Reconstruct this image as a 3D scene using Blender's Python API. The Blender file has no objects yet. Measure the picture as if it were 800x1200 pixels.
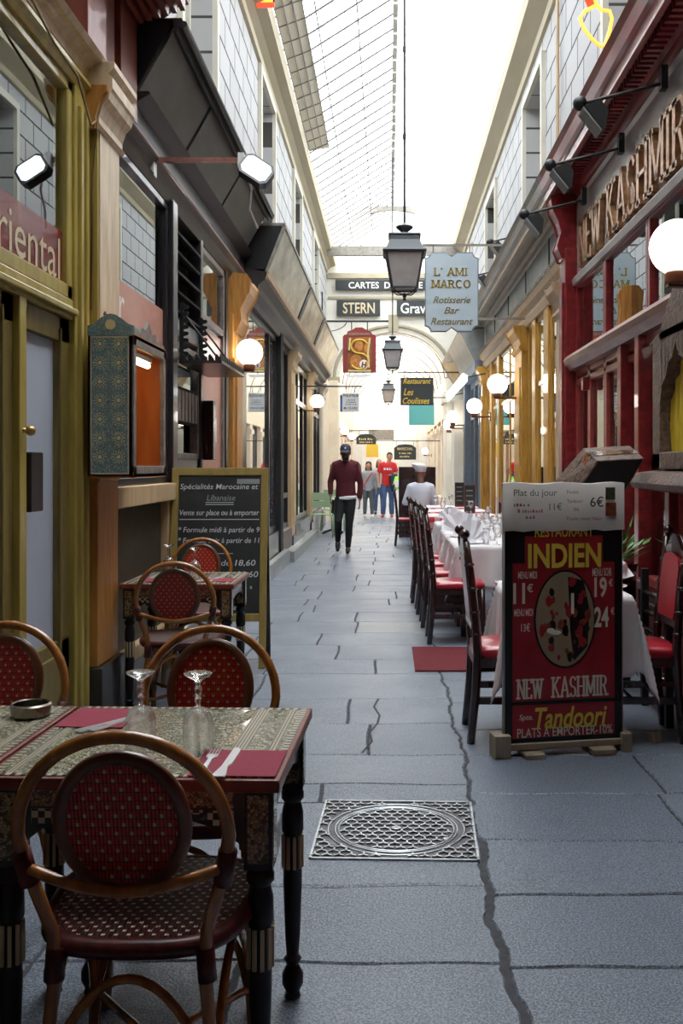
import bpy, math, random
from mathutils import Vector, Matrix
random.seed(7)
S = bpy.context.scene
COL = S.collection
PI = math.pi
# ---------------------------------------------------------------- camera, sky, exposure
cd = bpy.data.cameras.new('camera'); cam = bpy.data.objects.new('camera', cd); COL.objects.link(cam)
cam.location = (0, 0, 1.4); cam.rotation_euler = (PI/2, 0, 0)
cd.sensor_fit = 'VERTICAL'; cd.sensor_height = 36; cd.sensor_width = 24
cd.lens = 1150/1200*36; cd.shift_x = -55/1200; cd.shift_y = -54/1200
cd.clip_start = .05; cd.clip_end = 300
cd.dof.use_dof = False
S.camera = cam
w = bpy.data.worlds.new('sky'); S.world = w; w.use_nodes = True
bg = w.node_tree.nodes['Background']; bg.inputs[0].default_value = (.93, .97, 1, 1); bg.inputs[1].default_value = 8.8
S.view_settings.view_transform = 'Standard'; S.view_settings.look = 'None'
S.view_settings.gamma = 1; S.view_settings.use_curve_mapping = False
S.view_settings.exposure = 0.0
XL, XR = -1.65, 1.85      # upper walls
GL, GR = -1.6, 1.75       # shop glazing planes
YE = 26.0                 # wall with the arch

# ---------------------------------------------------------------- materials
M = {}
def nodes(name):
    m = bpy.data.materials.new(name); m.use_nodes = True
    nt = m.node_tree; nt.nodes.clear()
    o = nt.nodes.new('ShaderNodeOutputMaterial'); M[name] = m
    return m, nt, o
def N(nt, t, ins=None, **kw):
    n = nt.nodes.new('ShaderNode'+t)
    for k, v in kw.items(): setattr(n, k, v)
    for k, v in (ins or {}).items():
        if isinstance(v, bpy.types.NodeSocket): nt.links.new(v, n.inputs[k])
        else: n.inputs[k].default_value = v
    return n
def c4(c): return (c[0], c[1], c[2], 1)
def mixc(nt, f, a, b, bt='MIX'):
    n = nt.nodes.new('ShaderNodeMix'); n.data_type = 'RGBA'; n.blend_type = bt
    for i, v in ((0, f), (6, a), (7, b)):
        if isinstance(v, bpy.types.NodeSocket): nt.links.new(v, n.inputs[i])
        else: n.inputs[i].default_value = v if i == 0 else c4(v)
    return n.outputs[2]
def math_(nt, op, a, b=0.0):
    n = nt.nodes.new('ShaderNodeMath'); n.operation = op
    for i, v in ((0, a), (1, b)):
        if isinstance(v, bpy.types.NodeSocket): nt.links.new(v, n.inputs[i])
        else: n.inputs[i].default_value = v
    return n.outputs[0]
def co(nt, scale=(1, 1, 1), kind='Object'):
    t = nt.nodes.new('ShaderNodeTexCoord')
    mp = nt.nodes.new('ShaderNodeMapping'); mp.inputs['Scale'].default_value = scale
    nt.links.new(t.outputs[kind], mp.inputs[0]); return mp.outputs[0]
def ramp(nt, f, a, b):
    n = nt.nodes.new('ShaderNodeValToRGB'); n.color_ramp.elements[0].position = a; n.color_ramp.elements[1].position = b
    nt.links.new(f, n.inputs[0]); return n.outputs[0]
def mat(name, c, rough=.6, metal=0, c2=None, ns=8, stretch=(1, 1, 1), bump=0, bs=None, coat=0, emit=None, es=0, det=4, alpha=1):
    m, nt, o = nodes(name)
    b = N(nt, 'BsdfPrincipled', {'Roughness': rough, 'Metallic': metal, 'Coat Weight': coat})
    b.inputs['Base Color'].default_value = c4(c)
    if c2 is not None:
        t = N(nt, 'TexNoise', {'Vector': co(nt, stretch), 'Scale': ns, 'Detail': det, 'Roughness': .6})
        r = ramp(nt, t.outputs[0], .35, .65)
        nt.links.new(mixc(nt, r, c, c2), b.inputs['Base Color'])
    if bump:
        t2 = N(nt, 'TexNoise', {'Vector': co(nt, stretch), 'Scale': bs or ns*4, 'Detail': 3})
        bp = N(nt, 'Bump', {'Height': t2.outputs[0], 'Strength': bump, 'Distance': .01})
        nt.links.new(bp.outputs[0], b.inputs['Normal'])
    if emit:
        b.inputs['Emission Color'].default_value = c4(emit); b.inputs['Emission Strength'].default_value = es
    nt.links.new(b.outputs[0], o.inputs[0]); return m
def wood(name, c, c2, rough=.4, along='z', coat=0.2):
    st = {'z': (6, 6, .6), 'y': (6, .6, 6), 'x': (.6, 6, 6)}[along]
    return mat(name, c, rough, 0, c2, 6, st, .08, 20, coat)
mat('olive', (.46, .36, .085), .38, 0, (.34, .26, .06), 5, (3, 3, .5), .1, coat=.3)
mat('olive_dark', (.24, .175, .045), .4, 0, (.15, .11, .03), 5, (3, 3, .5), .1)
mat('pinkbeige', (.70, .56, .38), .45, 0, (.48, .36, .22), 4, (3, 3, .5), .05)
wood('orangewood', (.56, .27, .06), (.38, .15, .03), .42)
mat('redbrown', (.22, .055, .03), .42, 0, (.15, .03, .02), 5, (3, 3, 1), .05, coat=.2)
mat('black', (.012, .012, .014), .4)
mat('blackpaint', (.018, .018, .022), .3, 0, (.03, .027, .028), 6, coat=.3)
mat('blackmatte', (.01, .01, .011), .8)
mat('darkfascia', (.028, .025, .026), .42, .1, (.045, .036, .033), 4, (2, .5, 4))
mat('greypanel', (.155, .16, .14), .5, .0, (.11, .11, .095), 3, (1, .5, 1))
mat('whitesignpanel', (.72, .68, .54), .3, .3, (.35, .33, .24), 2.2, (1, .8, 1.6))
mat('cream', (.58, .55, .47), .6, 0, (.52, .49, .40), 3)
mat('archcream', (.88, .85, .77), .6, 0, (.82, .78, .68), 3)
mat('creamdirty', (.44, .385, .27), .6, 0, (.38, .33, .225), 3, (1, .2, 1))
mat('offwhite', (.8, .79, .74), .6)
mat('white', (.85, .85, .85), .5)
mat('graymould', (.19, .18, .165), .45, .1, (.30, .27, .22), 5, (2, .3, 3), .05)
mat('graymetal', (.35, .37, .36), .35, .3, (.25, .27, .26), 5, (1, 1, 1))
mat('ochre', (.58, .32, .055), .4, 0, (.42, .20, .03), 6, (4, 4, .6), .06, coat=.3)
mat('beigewood', (.50, .36, .22), .5, 0, (.38, .26, .15), 6, (4, 4, .6), .06)
mat('tan', (.62, .45, .26), .5, 0, (.5, .34, .18), 5, (3, 3, .5))
mat('peach', (.86, .74, .58), .6, 0, (.78, .66, .5), 3)
mat('kred', (.26, .018, .02), .32, 0, (.13, .010, .012), 5, (3, .6, 3), .05, coat=.4)
mat('kredlight', (.36, .06, .05), .32, 0, (.25, .04, .035), 6, (3, .6, 3), .05, coat=.3)
mat('rail', (.34, .17, .13), .35, 0, (.24, .10, .08), 6, (3, .6, 3), .05, coat=.3)
mat('silverboard', (.50, .47, .45), .28, .5, (.36, .32, .31), 4, (1, .5, 2))
mat('copperletter', (.55, .32, .17), .3, .7, (.30, .14, .06), 18, (1, 1, 1))
mat('slate', (.17, .20, .24), .5, 0, (.13, .15, .19), 4)
mat('iron', (.02, .022, .022), .5, .3)
mat('lantern', (.06, .065, .07), .4, .4)
mat('lanternglass', (.40, .37, .35), .35, 0, (.30, .27, .26), 4)
mat('steel', (.85, .85, .87), .33, 1)
mat('pewter', (.30, .27, .22), .25, .9, (.2, .18, .15), 12)
mat('brass', (.45, .32, .12), .3, .8)
mat('napkin', (.30, .028, .06), .85, 0, (.26, .024, .05), 60)
mat('cloth', (.74, .70, .70), .8, 0, (.68, .64, .65), 5)
mat('napkinwhite', (.82, .81, .84), .8)
mat('darkwood', (.022, .010, .009), .22, 0, (.04, .014, .012), 8, (4, 4, 1), coat=.5)
mat('redvinyl', (.42, .015, .03), .28, 0, (.34, .012, .022), 10, coat=.3)
mat('redchairback', (.13, .02, .018), .35)
mat('matred', (.15, .012, .018), .95, 0, (.11, .01, .013), 60, bump=.4)
wood('rattan', (.44, .17, .038), (.28, .10, .02), .25, 'z', .6)
mat('rattan_dark', (.17, .055, .02), .3, 0, (.10, .03, .012), 10, coat=.5)
mat('glow', (1, 1, 1), .5, emit=(1, .93, .82), es=7)
mat('tubeglow', (1, .9, .6), .5, emit=(1, .72, .35), es=14)
mat('floodglow', (1, 1, 1), .4, emit=(.85, .95, 1), es=3)
mat('neon_yellow', (1, .6, .1), .4, emit=(1, .40, .05), es=1.7)
mat('neon_red', (.8, .05, .02), .4, emit=(1, .08, .03), es=1.2)
mat('cabwood', (.52, .16, .03), .4, 0, (.42, .11, .02), 5, (3, 3, .6))
mat('greywood', (.25, .21, .18), .5, 0, (.14, .11, .10), 14, bump=.3)
mat('chalkframe', (.34, .25, .07), .5, 0, (.27, .19, .05), 8, (3, 3, .6))
mat('slateboard', (.014, .016, .015), .7, 0, (.03, .033, .032), 4)
mat('chalk', (.62, .64, .66), .9)
mat('chalkdim', (.30, .32, .33), .9)
mat('signgrey', (.47, .55, .60), .45, 0, (.42, .50, .56), 3)
mat('signgold', (.34, .25, .05), .4, .2)
mat('signinkgold', (.20, .17, .07), .5)
mat('signblack', (.03, .035, .035), .4)
mat('gold', (.75, .50, .06), .35, .1)
mat('goldpale', (.72, .62, .30), .4)
mat('framered', (.26, .035, .03), .4)
mat('figure', (.62, .26, .05), .5, 0, (.40, .14, .03), 14)
mat('orangefig', (.40, .15, .03), .5, 0, (.18, .05, .01), 9)
mat('paper', (.50, .47, .44), .6, 0, (.44, .41, .38), 3)
mat('paperprint', (.10, .16, .10), .7)
mat('paperred', (.30, .10, .10), .7)
mat('photo_green', (.10, .12, .05), .5, 0, (.02, .05, .01), 40)
mat('photo_red', (.28, .07, .03), .5, 0, (.12, .02, .01), 40)
mat('bannerred', (.36, .018, .026), .35, 0, (.24, .014, .02), 4)
mat('bannerblack', (.008, .010, .010), .35)
mat('banneryellow', (.66, .50, .06), .4)
mat('bannercream', (.66, .62, .52), .4)
mat('bannerbrown', (.25, .20, .12), .6)
mat('palewood', (.32, .26, .19), .7, 0, (.22, .18, .13), 10)
mat('greenpaint', (.36, .50, .30), .4)
mat('leaf', (.08, .24, .04), .5, 0, (.04, .14, .02), 20)
mat('skin', (.50, .28, .19), .55); mat('skin_dark', (.20, .09, .06), .55)
mat('hair', (.015, .010, .008), .5)
mat('maroon', (.10, .008, .018), .85, 0, (.075, .006, .014), 30)
mat('jeans_black', (.010, .012, .016), .8); mat('navy', (.022, .03, .055), .7)
mat('jeans_blue', (.05, .10, .22), .8, 0, (.08, .15, .30), 8); mat('tee_red', (.62, .02, .025), .8)
mat('greyhood', (.30, .33, .36), .85); mat('greypants', (.09, .11, .12), .8)
mat('neon_green', (.45, .85, .10), .6); mat('shirt_white', (.62, .65, .72), .8)
mat('shoe_red', (.60, .03, .03), .5); mat('palejacket', (.50, .46, .44), .8)
mat('teal', (.15, .50, .48), .4); mat('bluesign', (.02, .08, .30), .4)
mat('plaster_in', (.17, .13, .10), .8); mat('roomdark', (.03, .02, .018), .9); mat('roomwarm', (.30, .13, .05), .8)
mat('roompale', (.52, .53, .55), .8)
mat('rosepane', (.50, .20, .15), .35, 0, (.58, .30, .22), 2, (1, 1, 2))
mat('frosted', (.50, .54, .62), .5, 0, (.46, .50, .58), 2)
mat('signred', (.20, .022, .022), .22, coat=.6); mat('signcream', (.62, .52, .33), .4)
mat('yellowcloth', (.62, .48, .04), .5, 0, (.45, .32, .02), 8, (1, 3, .6))
mat('carved', (.16, .105, .075), .5, 0, (.07, .04, .03), 28, bump=1.0, bs=45)
mat('ridge', (.55, .55, .50), .6, 0, (.36, .36, .32), 12)
mat('bar', (.10, .095, .09), .7)
mat('screenpane', (.66, .61, .50), .6)
mat('manhole', (.10, .105, .11), .45, .5, (.06, .06, .065), 20, bump=.3)
mat('manhole_rib', (.62, .64, .66), .35, .6, (.42, .44, .46), 12)
mat('grille', (.075, .065, .04), .5, 0, (.04, .036, .022), 40, bump=.5)
mat('eye', (.02, .015, .012), .3)
mat('box_blue', (.06, .09, .14), .5)

# glass sheet (Fresnel mirror over clear)
def glass_sheet(name, tint=(1, 1, 1), ior=1.7, rough=0.0, gain=1.3, haze=0.0):
    m, nt, o = nodes(name)
    fr = N(nt, 'Fresnel', {'IOR': ior}); f = math_(nt, 'MINIMUM', math_(nt, 'MULTIPLY', fr.outputs[0], gain), 1.0)
    t = N(nt, 'BsdfTransparent', {'Color': c4(tint)}); g = N(nt, 'BsdfGlossy', {'Color': (.93, .96, .96, 1), 'Roughness': rough})
    src = t.outputs[0]
    if haze:
        d = N(nt, 'BsdfDiffuse', {'Color': (.75, .8, .8, 1)}); mm = N(nt, 'MixShader', {0: haze, 1: src, 2: d.outputs[0]}); src = mm.outputs[0]
    mx = N(nt, 'MixShader', {0: f, 1: src, 2: g.outputs[0]}); nt.links.new(mx.outputs[0], o.inputs[0])
glass_sheet('pane'); glass_sheet('pane_strong', ior=2.0, gain=1.5); glass_sheet('roofglass', ior=1.3, gain=.6, tint=(.98, .99, 1))
glass_sheet('pane_hazy', ior=1.8, gain=1.4, haze=.25)
m, nt, o = nodes('glassware'); b = N(nt, 'BsdfGlass', {'IOR': 1.45, 'Roughness': .0, 'Color': (1, 1, 1, 1)}); tr = N(nt, 'BsdfTransparent', {})
mx = N(nt, 'MixShader', {0: .62, 1: tr.outputs[0], 2: b.outputs[0]}); nt.links.new(mx.outputs[0], o.inputs[0])

# stone slabs
m, nt, o = nodes('stone')
v = co(nt); n1 = N(nt, 'TexNoise', {'Vector': v, 'Scale': 150, 'Detail': 2, 'Roughness': .6}); n2 = N(nt, 'TexNoise', {'Vector': v, 'Scale': 2.2, 'Detail': 5})
gm = nt.nodes.new('ShaderNodeNewGeometry'); isl = gm.outputs['Random Per Island']
base = mixc(nt, isl, (.062, .078, .105), (.115, .13, .155)); base = mixc(nt, math_(nt, 'MULTIPLY', ramp(nt, n2.outputs[0], .35, .7), .6), base, (.06, .068, .085))
base = mixc(nt, math_(nt, 'MULTIPLY', ramp(nt, n1.outputs[0], .44, .60), .75), base, (.26, .30, .37))
warm = math_(nt, 'GREATER_THAN', isl, .985); base = mixc(nt, math_(nt, 'MULTIPLY', warm, .35), base, (.27, .25, .21))
rg = math_(nt, 'ADD', math_(nt, 'MULTIPLY', n2.outputs[0], .25), .27)
bp = N(nt, 'Bump', {'Height': n1.outputs[0], 'Strength': .45, 'Distance': .004})
n3 = N(nt, 'TexNoise', {'Vector': v, 'Scale': 14, 'Detail': 3}); bp2 = N(nt, 'Bump', {'Height': n3.outputs[0], 'Strength': .35, 'Distance': .01, 'Normal': bp.outputs[0]})
b = N(nt, 'BsdfPrincipled', {'Base Color': base, 'Roughness': rg, 'Normal': bp2.outputs[0]}); nt.links.new(b.outputs[0], o.inputs[0])
mat('grout', (.035, .035, .04), .9, 0, (.06, .06, .065), 30)

# painted ashlar wall
m, nt, o = nodes('ashlar')
t = nt.nodes.new('ShaderNodeTexCoord'); sp = N(nt, 'SeparateXYZ', {0: t.outputs['Object']}); cb = N(nt, 'CombineXYZ', {0: sp.outputs[1], 1: sp.outputs[2], 2: 0.0})
br = N(nt, 'TexBrick', {'Vector': cb.outputs[0], 'Scale': 1.0, 'Mortar Size': .014, 'Mortar Smooth': .1, 'Brick Width': .62, 'Row Height': .33, 'Color1': (.43, .43, .43, 1), 'Color2': (.395, .395, .40, 1), 'Mortar': (.04, .038, .036, 1)})
n2 = N(nt, 'TexNoise', {'Vector': t.outputs['Object'], 'Scale': 1.5, 'Detail': 4}); bc = mixc(nt, math_(nt, 'MULTIPLY', n2.outputs[0], .2), br.outputs[0], (.30, .285, .25))
b = N(nt, 'BsdfPrincipled', {'Base Color': bc, 'Roughness': .8, 'Specular IOR Level': .2}); bp = N(nt, 'Bump', {'Height': math_(nt, 'SUBTRACT', 1.0, br.outputs['Fac']), 'Strength': .6, 'Distance': .02}); nt.links.new(bp.outputs[0], b.inputs['Normal'])
nt.links.new(b.outputs[0], o.inputs[0])

# woven back of the bistro chairs: red strands crossed by short tan ties
def weave(name, ax0, ax1, c_a, c_b, c_dot, bw, rh, dots=True, dsz=.22):
    m, nt, o = nodes(name)
    t = nt.nodes.new('ShaderNodeTexCoord'); sp = N(nt, 'SeparateXYZ', {0: t.outputs['Object']}); u = sp.outputs[ax0]; v = sp.outputs[ax1]
    uu = math_(nt, 'DIVIDE', u, bw); vv = math_(nt, 'DIVIDE', v, rh)
    row = math_(nt, 'FLOOR', vv); off = math_(nt, 'MULTIPLY', math_(nt, 'MODULO', math_(nt, 'ABSOLUTE', row), 2.0), .5)
    fu = math_(nt, 'FRACT', math_(nt, 'ADD', math_(nt, 'ADD', uu, off), 50.0)); fv = math_(nt, 'FRACT', math_(nt, 'ADD', vv, 50.0))
    st = math_(nt, 'SINE', math_(nt, 'MULTIPLY', uu, 6.283*4)); sv = math_(nt, 'ABSOLUTE', math_(nt, 'SUBTRACT', fv, .5))
    colr = mixc(nt, ramp(nt, math_(nt, 'ADD', math_(nt, 'MULTIPLY', st, .5), .5), .1, .6), c_b, c_a)
    tie = math_(nt, 'MULTIPLY', math_(nt, 'LESS_THAN', fu, dsz), math_(nt, 'LESS_THAN', fv, .42))
    colr = mixc(nt, tie, colr, c_dot)
    line = math_(nt, 'GREATER_THAN', fv, .86); colr = mixc(nt, math_(nt, 'MULTIPLY', line, .75), colr, (.02, .005, .004))
    h = math_(nt, 'ADD', math_(nt, 'MULTIPLY', st, .3), math_(nt, 'MULTIPLY', tie, .8))
    bp = N(nt, 'Bump', {'Height': h, 'Strength': .7, 'Distance': .004})
    b = N(nt, 'BsdfPrincipled', {'Base Color': colr, 'Roughness': .3, 'Normal': bp.outputs[0]}); nt.links.new(b.outputs[0], o.inputs[0])
weave('weave_back', 0, 2, (.62, .03, .018), (.20, .010, .008), (.55, .36, .20), .029, .018, dsz=.24)
weave('weave_seat', 0, 1, (.12, .014, .012), (.02, .006, .006), (.85, .83, .74), .025, .017, dsz=.34)
mat('binding', (.13, .02, .015), .35, 0, (.05, .01, .01), 40)

# inlaid marquetry
def inlay(name, c1, c2, c3, sc, ax=None):
    m, nt, o = nodes(name); v = co(nt)
    vo = N(nt, 'TexVoronoi', {'Vector': v, 'Scale': sc}); vo.feature = 'F1'; ed = N(nt, 'TexVoronoi', {'Vector': v, 'Scale': sc}); ed.feature = 'DISTANCE_TO_EDGE'
    sep = N(nt, 'SeparateColor', {0: vo.outputs['Color']})
    c = mixc(nt, ramp(nt, sep.outputs[0], .45, .5), c1, c2); c = mixc(nt, math_(nt, 'GREATER_THAN', sep.outputs[1], .78 if sc < 150 else .88), c, c3)
    c = mixc(nt, math_(nt, 'LESS_THAN', ed.outputs[0], .07), c, (.07, .06, .045))
    b = N(nt, 'BsdfPrincipled', {'Base Color': c, 'Roughness': .22, 'Coat Weight': .5}); nt.links.new(b.outputs[0], o.inputs[0])
inlay('mosaic', (.46, .43, .30), (.26, .27, .19), (.62, .57, .44), 115)
inlay('mosaic_panel', (.42, .33, .20), (.30, .22, .12), (.12, .09, .06), 130)
inlay('mosaic_blue', (.19, .33, .35), (.27, .42, .43), (.58, .56, .42), 190)
inlay('opera', (.25, .14, .05), (.04, .03, .02), (.35, .06, .04), 26)
def stripes(name, c1, c2, freq, ax, duty=.5):
    m, nt, o = nodes(name); t = nt.nodes.new('ShaderNodeTexCoord'); sp = N(nt, 'SeparateXYZ', {0: t.outputs['Object']})
    f = math_(nt, 'FRACT', math_(nt, 'ADD', math_(nt, 'MULTIPLY', sp.outputs[ax], freq), 100.0)); c = mixc(nt, math_(nt, 'GREATER_THAN', f, duty), c1, c2)
    b = N(nt, 'BsdfPrincipled', {'Base Color': c, 'Roughness': .28}); nt.links.new(b.outputs[0], o.inputs[0])
CR, DK = (.52, .48, .36), (.03, .025, .02)
stripes('checks_y', CR, DK, 45, 1); stripes('checks_x', CR, DK, 45, 0); stripes('lines_x', CR, (.14, .12, .08), 130, 0)
stripes('redfold', (.10, .012, .012), (.24, .03, .025), 7, 1)
m, nt, o = nodes('chess'); ck = N(nt, 'TexChecker', {'Vector': co(nt), 'Scale': 70, 'Color1': c4(CR), 'Color2': c4(DK)})
b = N(nt, 'BsdfPrincipled', {'Base Color': ck.outputs[0], 'Roughness': .3}); nt.links.new(b.outputs[0], o.inputs[0])
m, nt, o = nodes('gingham'); ck = N(nt, 'TexChecker', {'Vector': co(nt), 'Scale': 14, 'Color1': (.50, .03, .04, 1), 'Color2': (.60, .30, .30, 1)})
b = N(nt, 'BsdfPrincipled', {'Base Color': ck.outputs[0], 'Roughness': .8}); nt.links.new(b.outputs[0], o.inputs[0])

# ---------------------------------------------------------------- mesh helpers
class MB:
    def __init__(s): s.v = []; s.f = []
    def add(s, vs, fs):
        k = len(s.v); s.v += [tuple(p) for p in vs]; s.f += [tuple(i+k for i in f) for f in fs]; return s
    def box(s, a, b, mtx=None):
        x0, y0, z0 = a; x1, y1, z1 = b
        vs = [Vector(p) for p in ((x0,y0,z0),(x1,y0,z0),(x1,y1,z0),(x0,y1,z0),(x0,y0,z1),(x1,y0,z1),(x1,y1,z1),(x0,y1,z1))]
        if mtx: vs = [mtx @ p for p in vs]
        return s.add(vs, [(0,3,2,1),(4,5,6,7),(0,1,5,4),(1,2,6,5),(2,3,7,6),(3,0,4,7)])
    def cbox(s, c, d, rz=0, mtx=None):
        m_ = Matrix.Translation(c) @ Matrix.Rotation(rz, 4, 'Z')
        if mtx: m_ = mtx @ m_
        return s.box((-d[0]/2, -d[1]/2, -d[2]/2), (d[0]/2, d[1]/2, d[2]/2), m_)
    def prism(s, poly, axis, a, b):        # poly of (p,q); axis 'y': (x,z), 'x': (y,z), 'z': (x,y)
        def P(p, t): return {'y': (p[0], t, p[1]), 'x': (t, p[0], p[1]), 'z': (p[0], p[1], t)}[axis]
        n = len(poly); vs = [P(p, a) for p in poly]+[P(p, b) for p in poly]
        return s.add(vs, [tuple(range(n)), tuple(range(2*n-1, n-1, -1))]+[(i, (i+1) % n, n+(i+1) % n, n+i) for i in range(n)])
    def tube(s, pts, r, n=8, closed=False, cap=True):
        pts = [Vector(p) for p in pts]; m_ = len(pts); rs = r if isinstance(r, (list, tuple)) else [r]*m_
        tg = []
        for i in range(m_):
            a = pts[(i-1) % m_] if (closed or i > 0) else pts[0]; b_ = pts[(i+1) % m_] if (closed or i < m_-1) else pts[-1]
            t = (b_-a); tg.append(t.normalized() if t.length > 1e-9 else Vector((0, 0, 1)))
        up = Vector((0, 0, 1)) if abs(tg[0].z) < .9 else Vector((1, 0, 0)); nr = (up-tg[0]*up.dot(tg[0])).normalized(); vs = []
        for i in range(m_):
            nr = (nr-tg[i]*nr.dot(tg[i])).normalized(); bi = tg[i].cross(nr)
            for k in range(n):
                a = 2*PI*k/n; vs.append(pts[i]+(nr*math.cos(a)+bi*math.sin(a))*rs[i])
        fs = []; L = m_ if closed else m_-1
        for i in range(L):
            for k in range(n):
                j = (i+1) % m_; fs.append((i*n+k, i*n+(k+1) % n, j*n+(k+1) % n, j*n+k))
        if cap and not closed: fs += [tuple(range(n-1, -1, -1)), tuple((m_-1)*n+k for k in range(n))]
        return s.add(vs, fs)
    def lathe(s, prof, n=24, c=(0, 0, 0), mtx=None, cap=True):
        vs = []
        for r, z in prof:
            for k in range(n): a = 2*PI*k/n; vs.append(Vector((r*math.cos(a), r*math.sin(a), z)))
        vs = [(mtx @ p if mtx else p)+Vector(c) for p in vs]; m_ = len(prof)
        fs = [(i*n+k, i*n+(k+1) % n, (i+1)*n+(k+1) % n, (i+1)*n+k) for i in range(m_-1) for k in range(n)]
        if cap: fs += [tuple(range(n-1, -1, -1)), tuple((m_-1)*n+k for k in range(n))]
        return s.add(vs, fs)
    def loft(s, rings, n=16):               # (x,y,z,rx,ry)
        vs = [(x+rx*math.cos(2*PI*k/n), y+ry*math.sin(2*PI*k/n), z) for x, y, z, rx, ry in rings for k in range(n)]; m_ = len(rings)
        return s.add(vs, [(i*n+k, i*n+(k+1) % n, (i+1)*n+(k+1) % n, (i+1)*n+k) for i in range(m_-1) for k in range(n)]+[tuple(range(n-1, -1, -1)), tuple((m_-1)*n+k for k in range(n))])
    def ball(s, c, r, n=14, m_=9):
        r = r if isinstance(r, (list, tuple)) else (r, r, r)
        rings = []
        for i in range(m_+1):
            a = -PI/2+PI*i/m_; q = max(math.cos(a), .02); rings.append((c[0], c[1], c[2]+r[2]*math.sin(a), r[0]*q, r[1]*q))
        return s.loft(rings, n)
    def xf(s, mtx): s.v = [tuple(mtx @ Vector(p)) for p in s.v]; return s
    def join(s, o): return s.add(o.v, o.f)
OFF = {}
def link(o): COL.objects.link(o); return o
def tag(o, label=None, cat=None, group=None, kind=None):
    if label: o['label'] = label
    if cat: o['category'] = cat
    if group: o['group'] = group
    if kind: o['kind'] = kind
    return o
def thing(name, label, cat, loc=(0, 0, 0), group=None, rz=0, kind=None):
    o = link(bpy.data.objects.new(name, None)); o.location = loc; o.rotation_euler = (0, 0, rz); o.empty_display_size = .1
    OFF[o.name] = Vector((0, 0, 0)); return tag(o, label, cat, group, kind)
def wthing(name, label, cat, loc, group=None, kind=None):     # parts given in world coordinates
    o = thing(name, label, cat, loc, group, 0, kind); OFF[o.name] = Vector(loc); return o
def part(name, mb, mt, parent=None, smooth=False, bevel=0, seg=2, label=None, kind=None, org=None):
    me = bpy.data.meshes.new(name); off = Vector((0, 0, 0))
    if parent is not None: off = OFF.get(parent.name, off)
    if org is not None: off = Vector(org)
    me.from_pydata([tuple(Vector(p)-off) for p in mb.v], [], mb.f); me.validate()
    o = link(bpy.data.objects.new(name, me)); me.materials.append(M[mt] if isinstance(mt, str) else mt)
    if parent is not None: o.parent = parent; OFF[o.name] = off
    elif org is not None: o.location = org; OFF[o.name] = off
    if smooth:
        me.shade_smooth()
        if smooth == 'auto':
            md = None; me.set_sharp_from_angle(angle=math.radians(40))
    if bevel:
        b = o.modifiers.new('bevel', 'BEVEL'); b.width = bevel; b.segments = seg; b.limit_method = 'ANGLE'
    if label: o['label'] = label
    if kind: o['kind'] = kind
    return o
def solo(name, mb, mt, label, cat, loc, group=None, **k): return tag(part(name, mb, mt, None, org=loc, **k), label, cat, group)
def struct(name, mb, mt, **k): return tag(part(name, mb, mt, None, **k), kind='structure')
def copy_tree(o, parent=None):
    c = o.copy(); link(c); c.parent = parent
    for ch in [x for x in bpy.data.objects if x.parent == o]: copy_tree(ch, c)
    return c
def instance(src, loc, rz, label, group=None):
    c = copy_tree(src); c.location = loc; c.rotation_euler = (0, 0, rz); c['label'] = label
    if group: c['group'] = group
    return c
def frame_m(o, x, y):   # matrix from local text plane to world
    x = Vector(x).normalized(); y = Vector(y).normalized(); z = x.cross(y); m_ = Matrix((x, y, z)).transposed().to_4x4(); m_.translation = Vector(o); return m_
FCAM = ((1, 0, 0), (0, 0, 1)); FR = ((0, -1, 0), (0, 0, 1)); FL = ((0, 1, 0), (0, 0, 1))
def text_mb(s, width=None, height=.1, ext=.001, mtx=None, shear=0, bold=0, align='LEFT', sx=1):
    if s[0] == '#':                                  # writing too small to read: a row of short strokes
        rr = random.Random(len(s)*7+int((width or 1)*1000)); mb = MB(); x = 0; W = width or height*8; ox = {'LEFT': 0, 'CENTER': -W/2, 'RIGHT': -W}[align]
        while x < W: l_ = min(rr.uniform(.4, .9)*height, W-x); h0 = height*rr.uniform(.55, 1); mb.add([(ox+x, 0, ext), (ox+x+l_, 0, ext), (ox+x+l_*.8, h0, ext), (ox+x+l_*.1, h0, ext)], [(0, 1, 2, 3)]); x += l_+height*(.25 if rr.random() < .8 else .7)
        return mb.xf(mtx) if mtx else mb
    cu = bpy.data.curves.new('t', 'FONT'); cu.body = s; cu.size = 1; cu.extrude = 0; cu.shear = shear; cu.offset = bold; cu.align_x = 'LEFT'; cu.resolution_u = 3
    ob = bpy.data.objects.new('t', cu); me = bpy.data.meshes.new_from_object(ob)
    vs = [Vector(v.co) for v in me.vertices]; fs = [tuple(p.vertices) for p in me.polygons]; bpy.data.objects.remove(ob); bpy.data.meshes.remove(me); bpy.data.curves.remove(cu)
    x0 = min(v.x for v in vs); x1 = max(v.x for v in vs); y0 = min(v.y for v in vs); y1 = max(v.y for v in vs)
    ky = height/(y1-y0); kx = (width/(x1-x0)) if width else ky*sx; W = (x1-x0)*kx; ox = {'LEFT': 0, 'CENTER': -W/2, 'RIGHT': -W}[align]
    mb = MB(); n = len(vs)
    P = [Vector(((v.x-x0)*kx+ox, (v.y-y0)*ky, ext)) for v in vs]
    if ext > .003:    # raised letters: front plus sides
        Q = [Vector((p.x, p.y, 0)) for p in P]; from collections import Counter
        ec = Counter(); 
        for f in fs:
            for i in range(len(f)): ec[tuple(sorted((f[i], f[(i+1) % len(f)])))] += 1
        F = list(fs)
        for f in fs:
            for i in range(len(f)):
                a, b_ = f[i], f[(i+1) % len(f)]
                if ec[tuple(sorted((a, b_)))] == 1: F.append((a, b_, b_+n, a+n))
        mb.add(P+Q, F)
    else: mb.add(P, fs)
    if mtx: mb.xf(mtx)
    return mb
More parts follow.
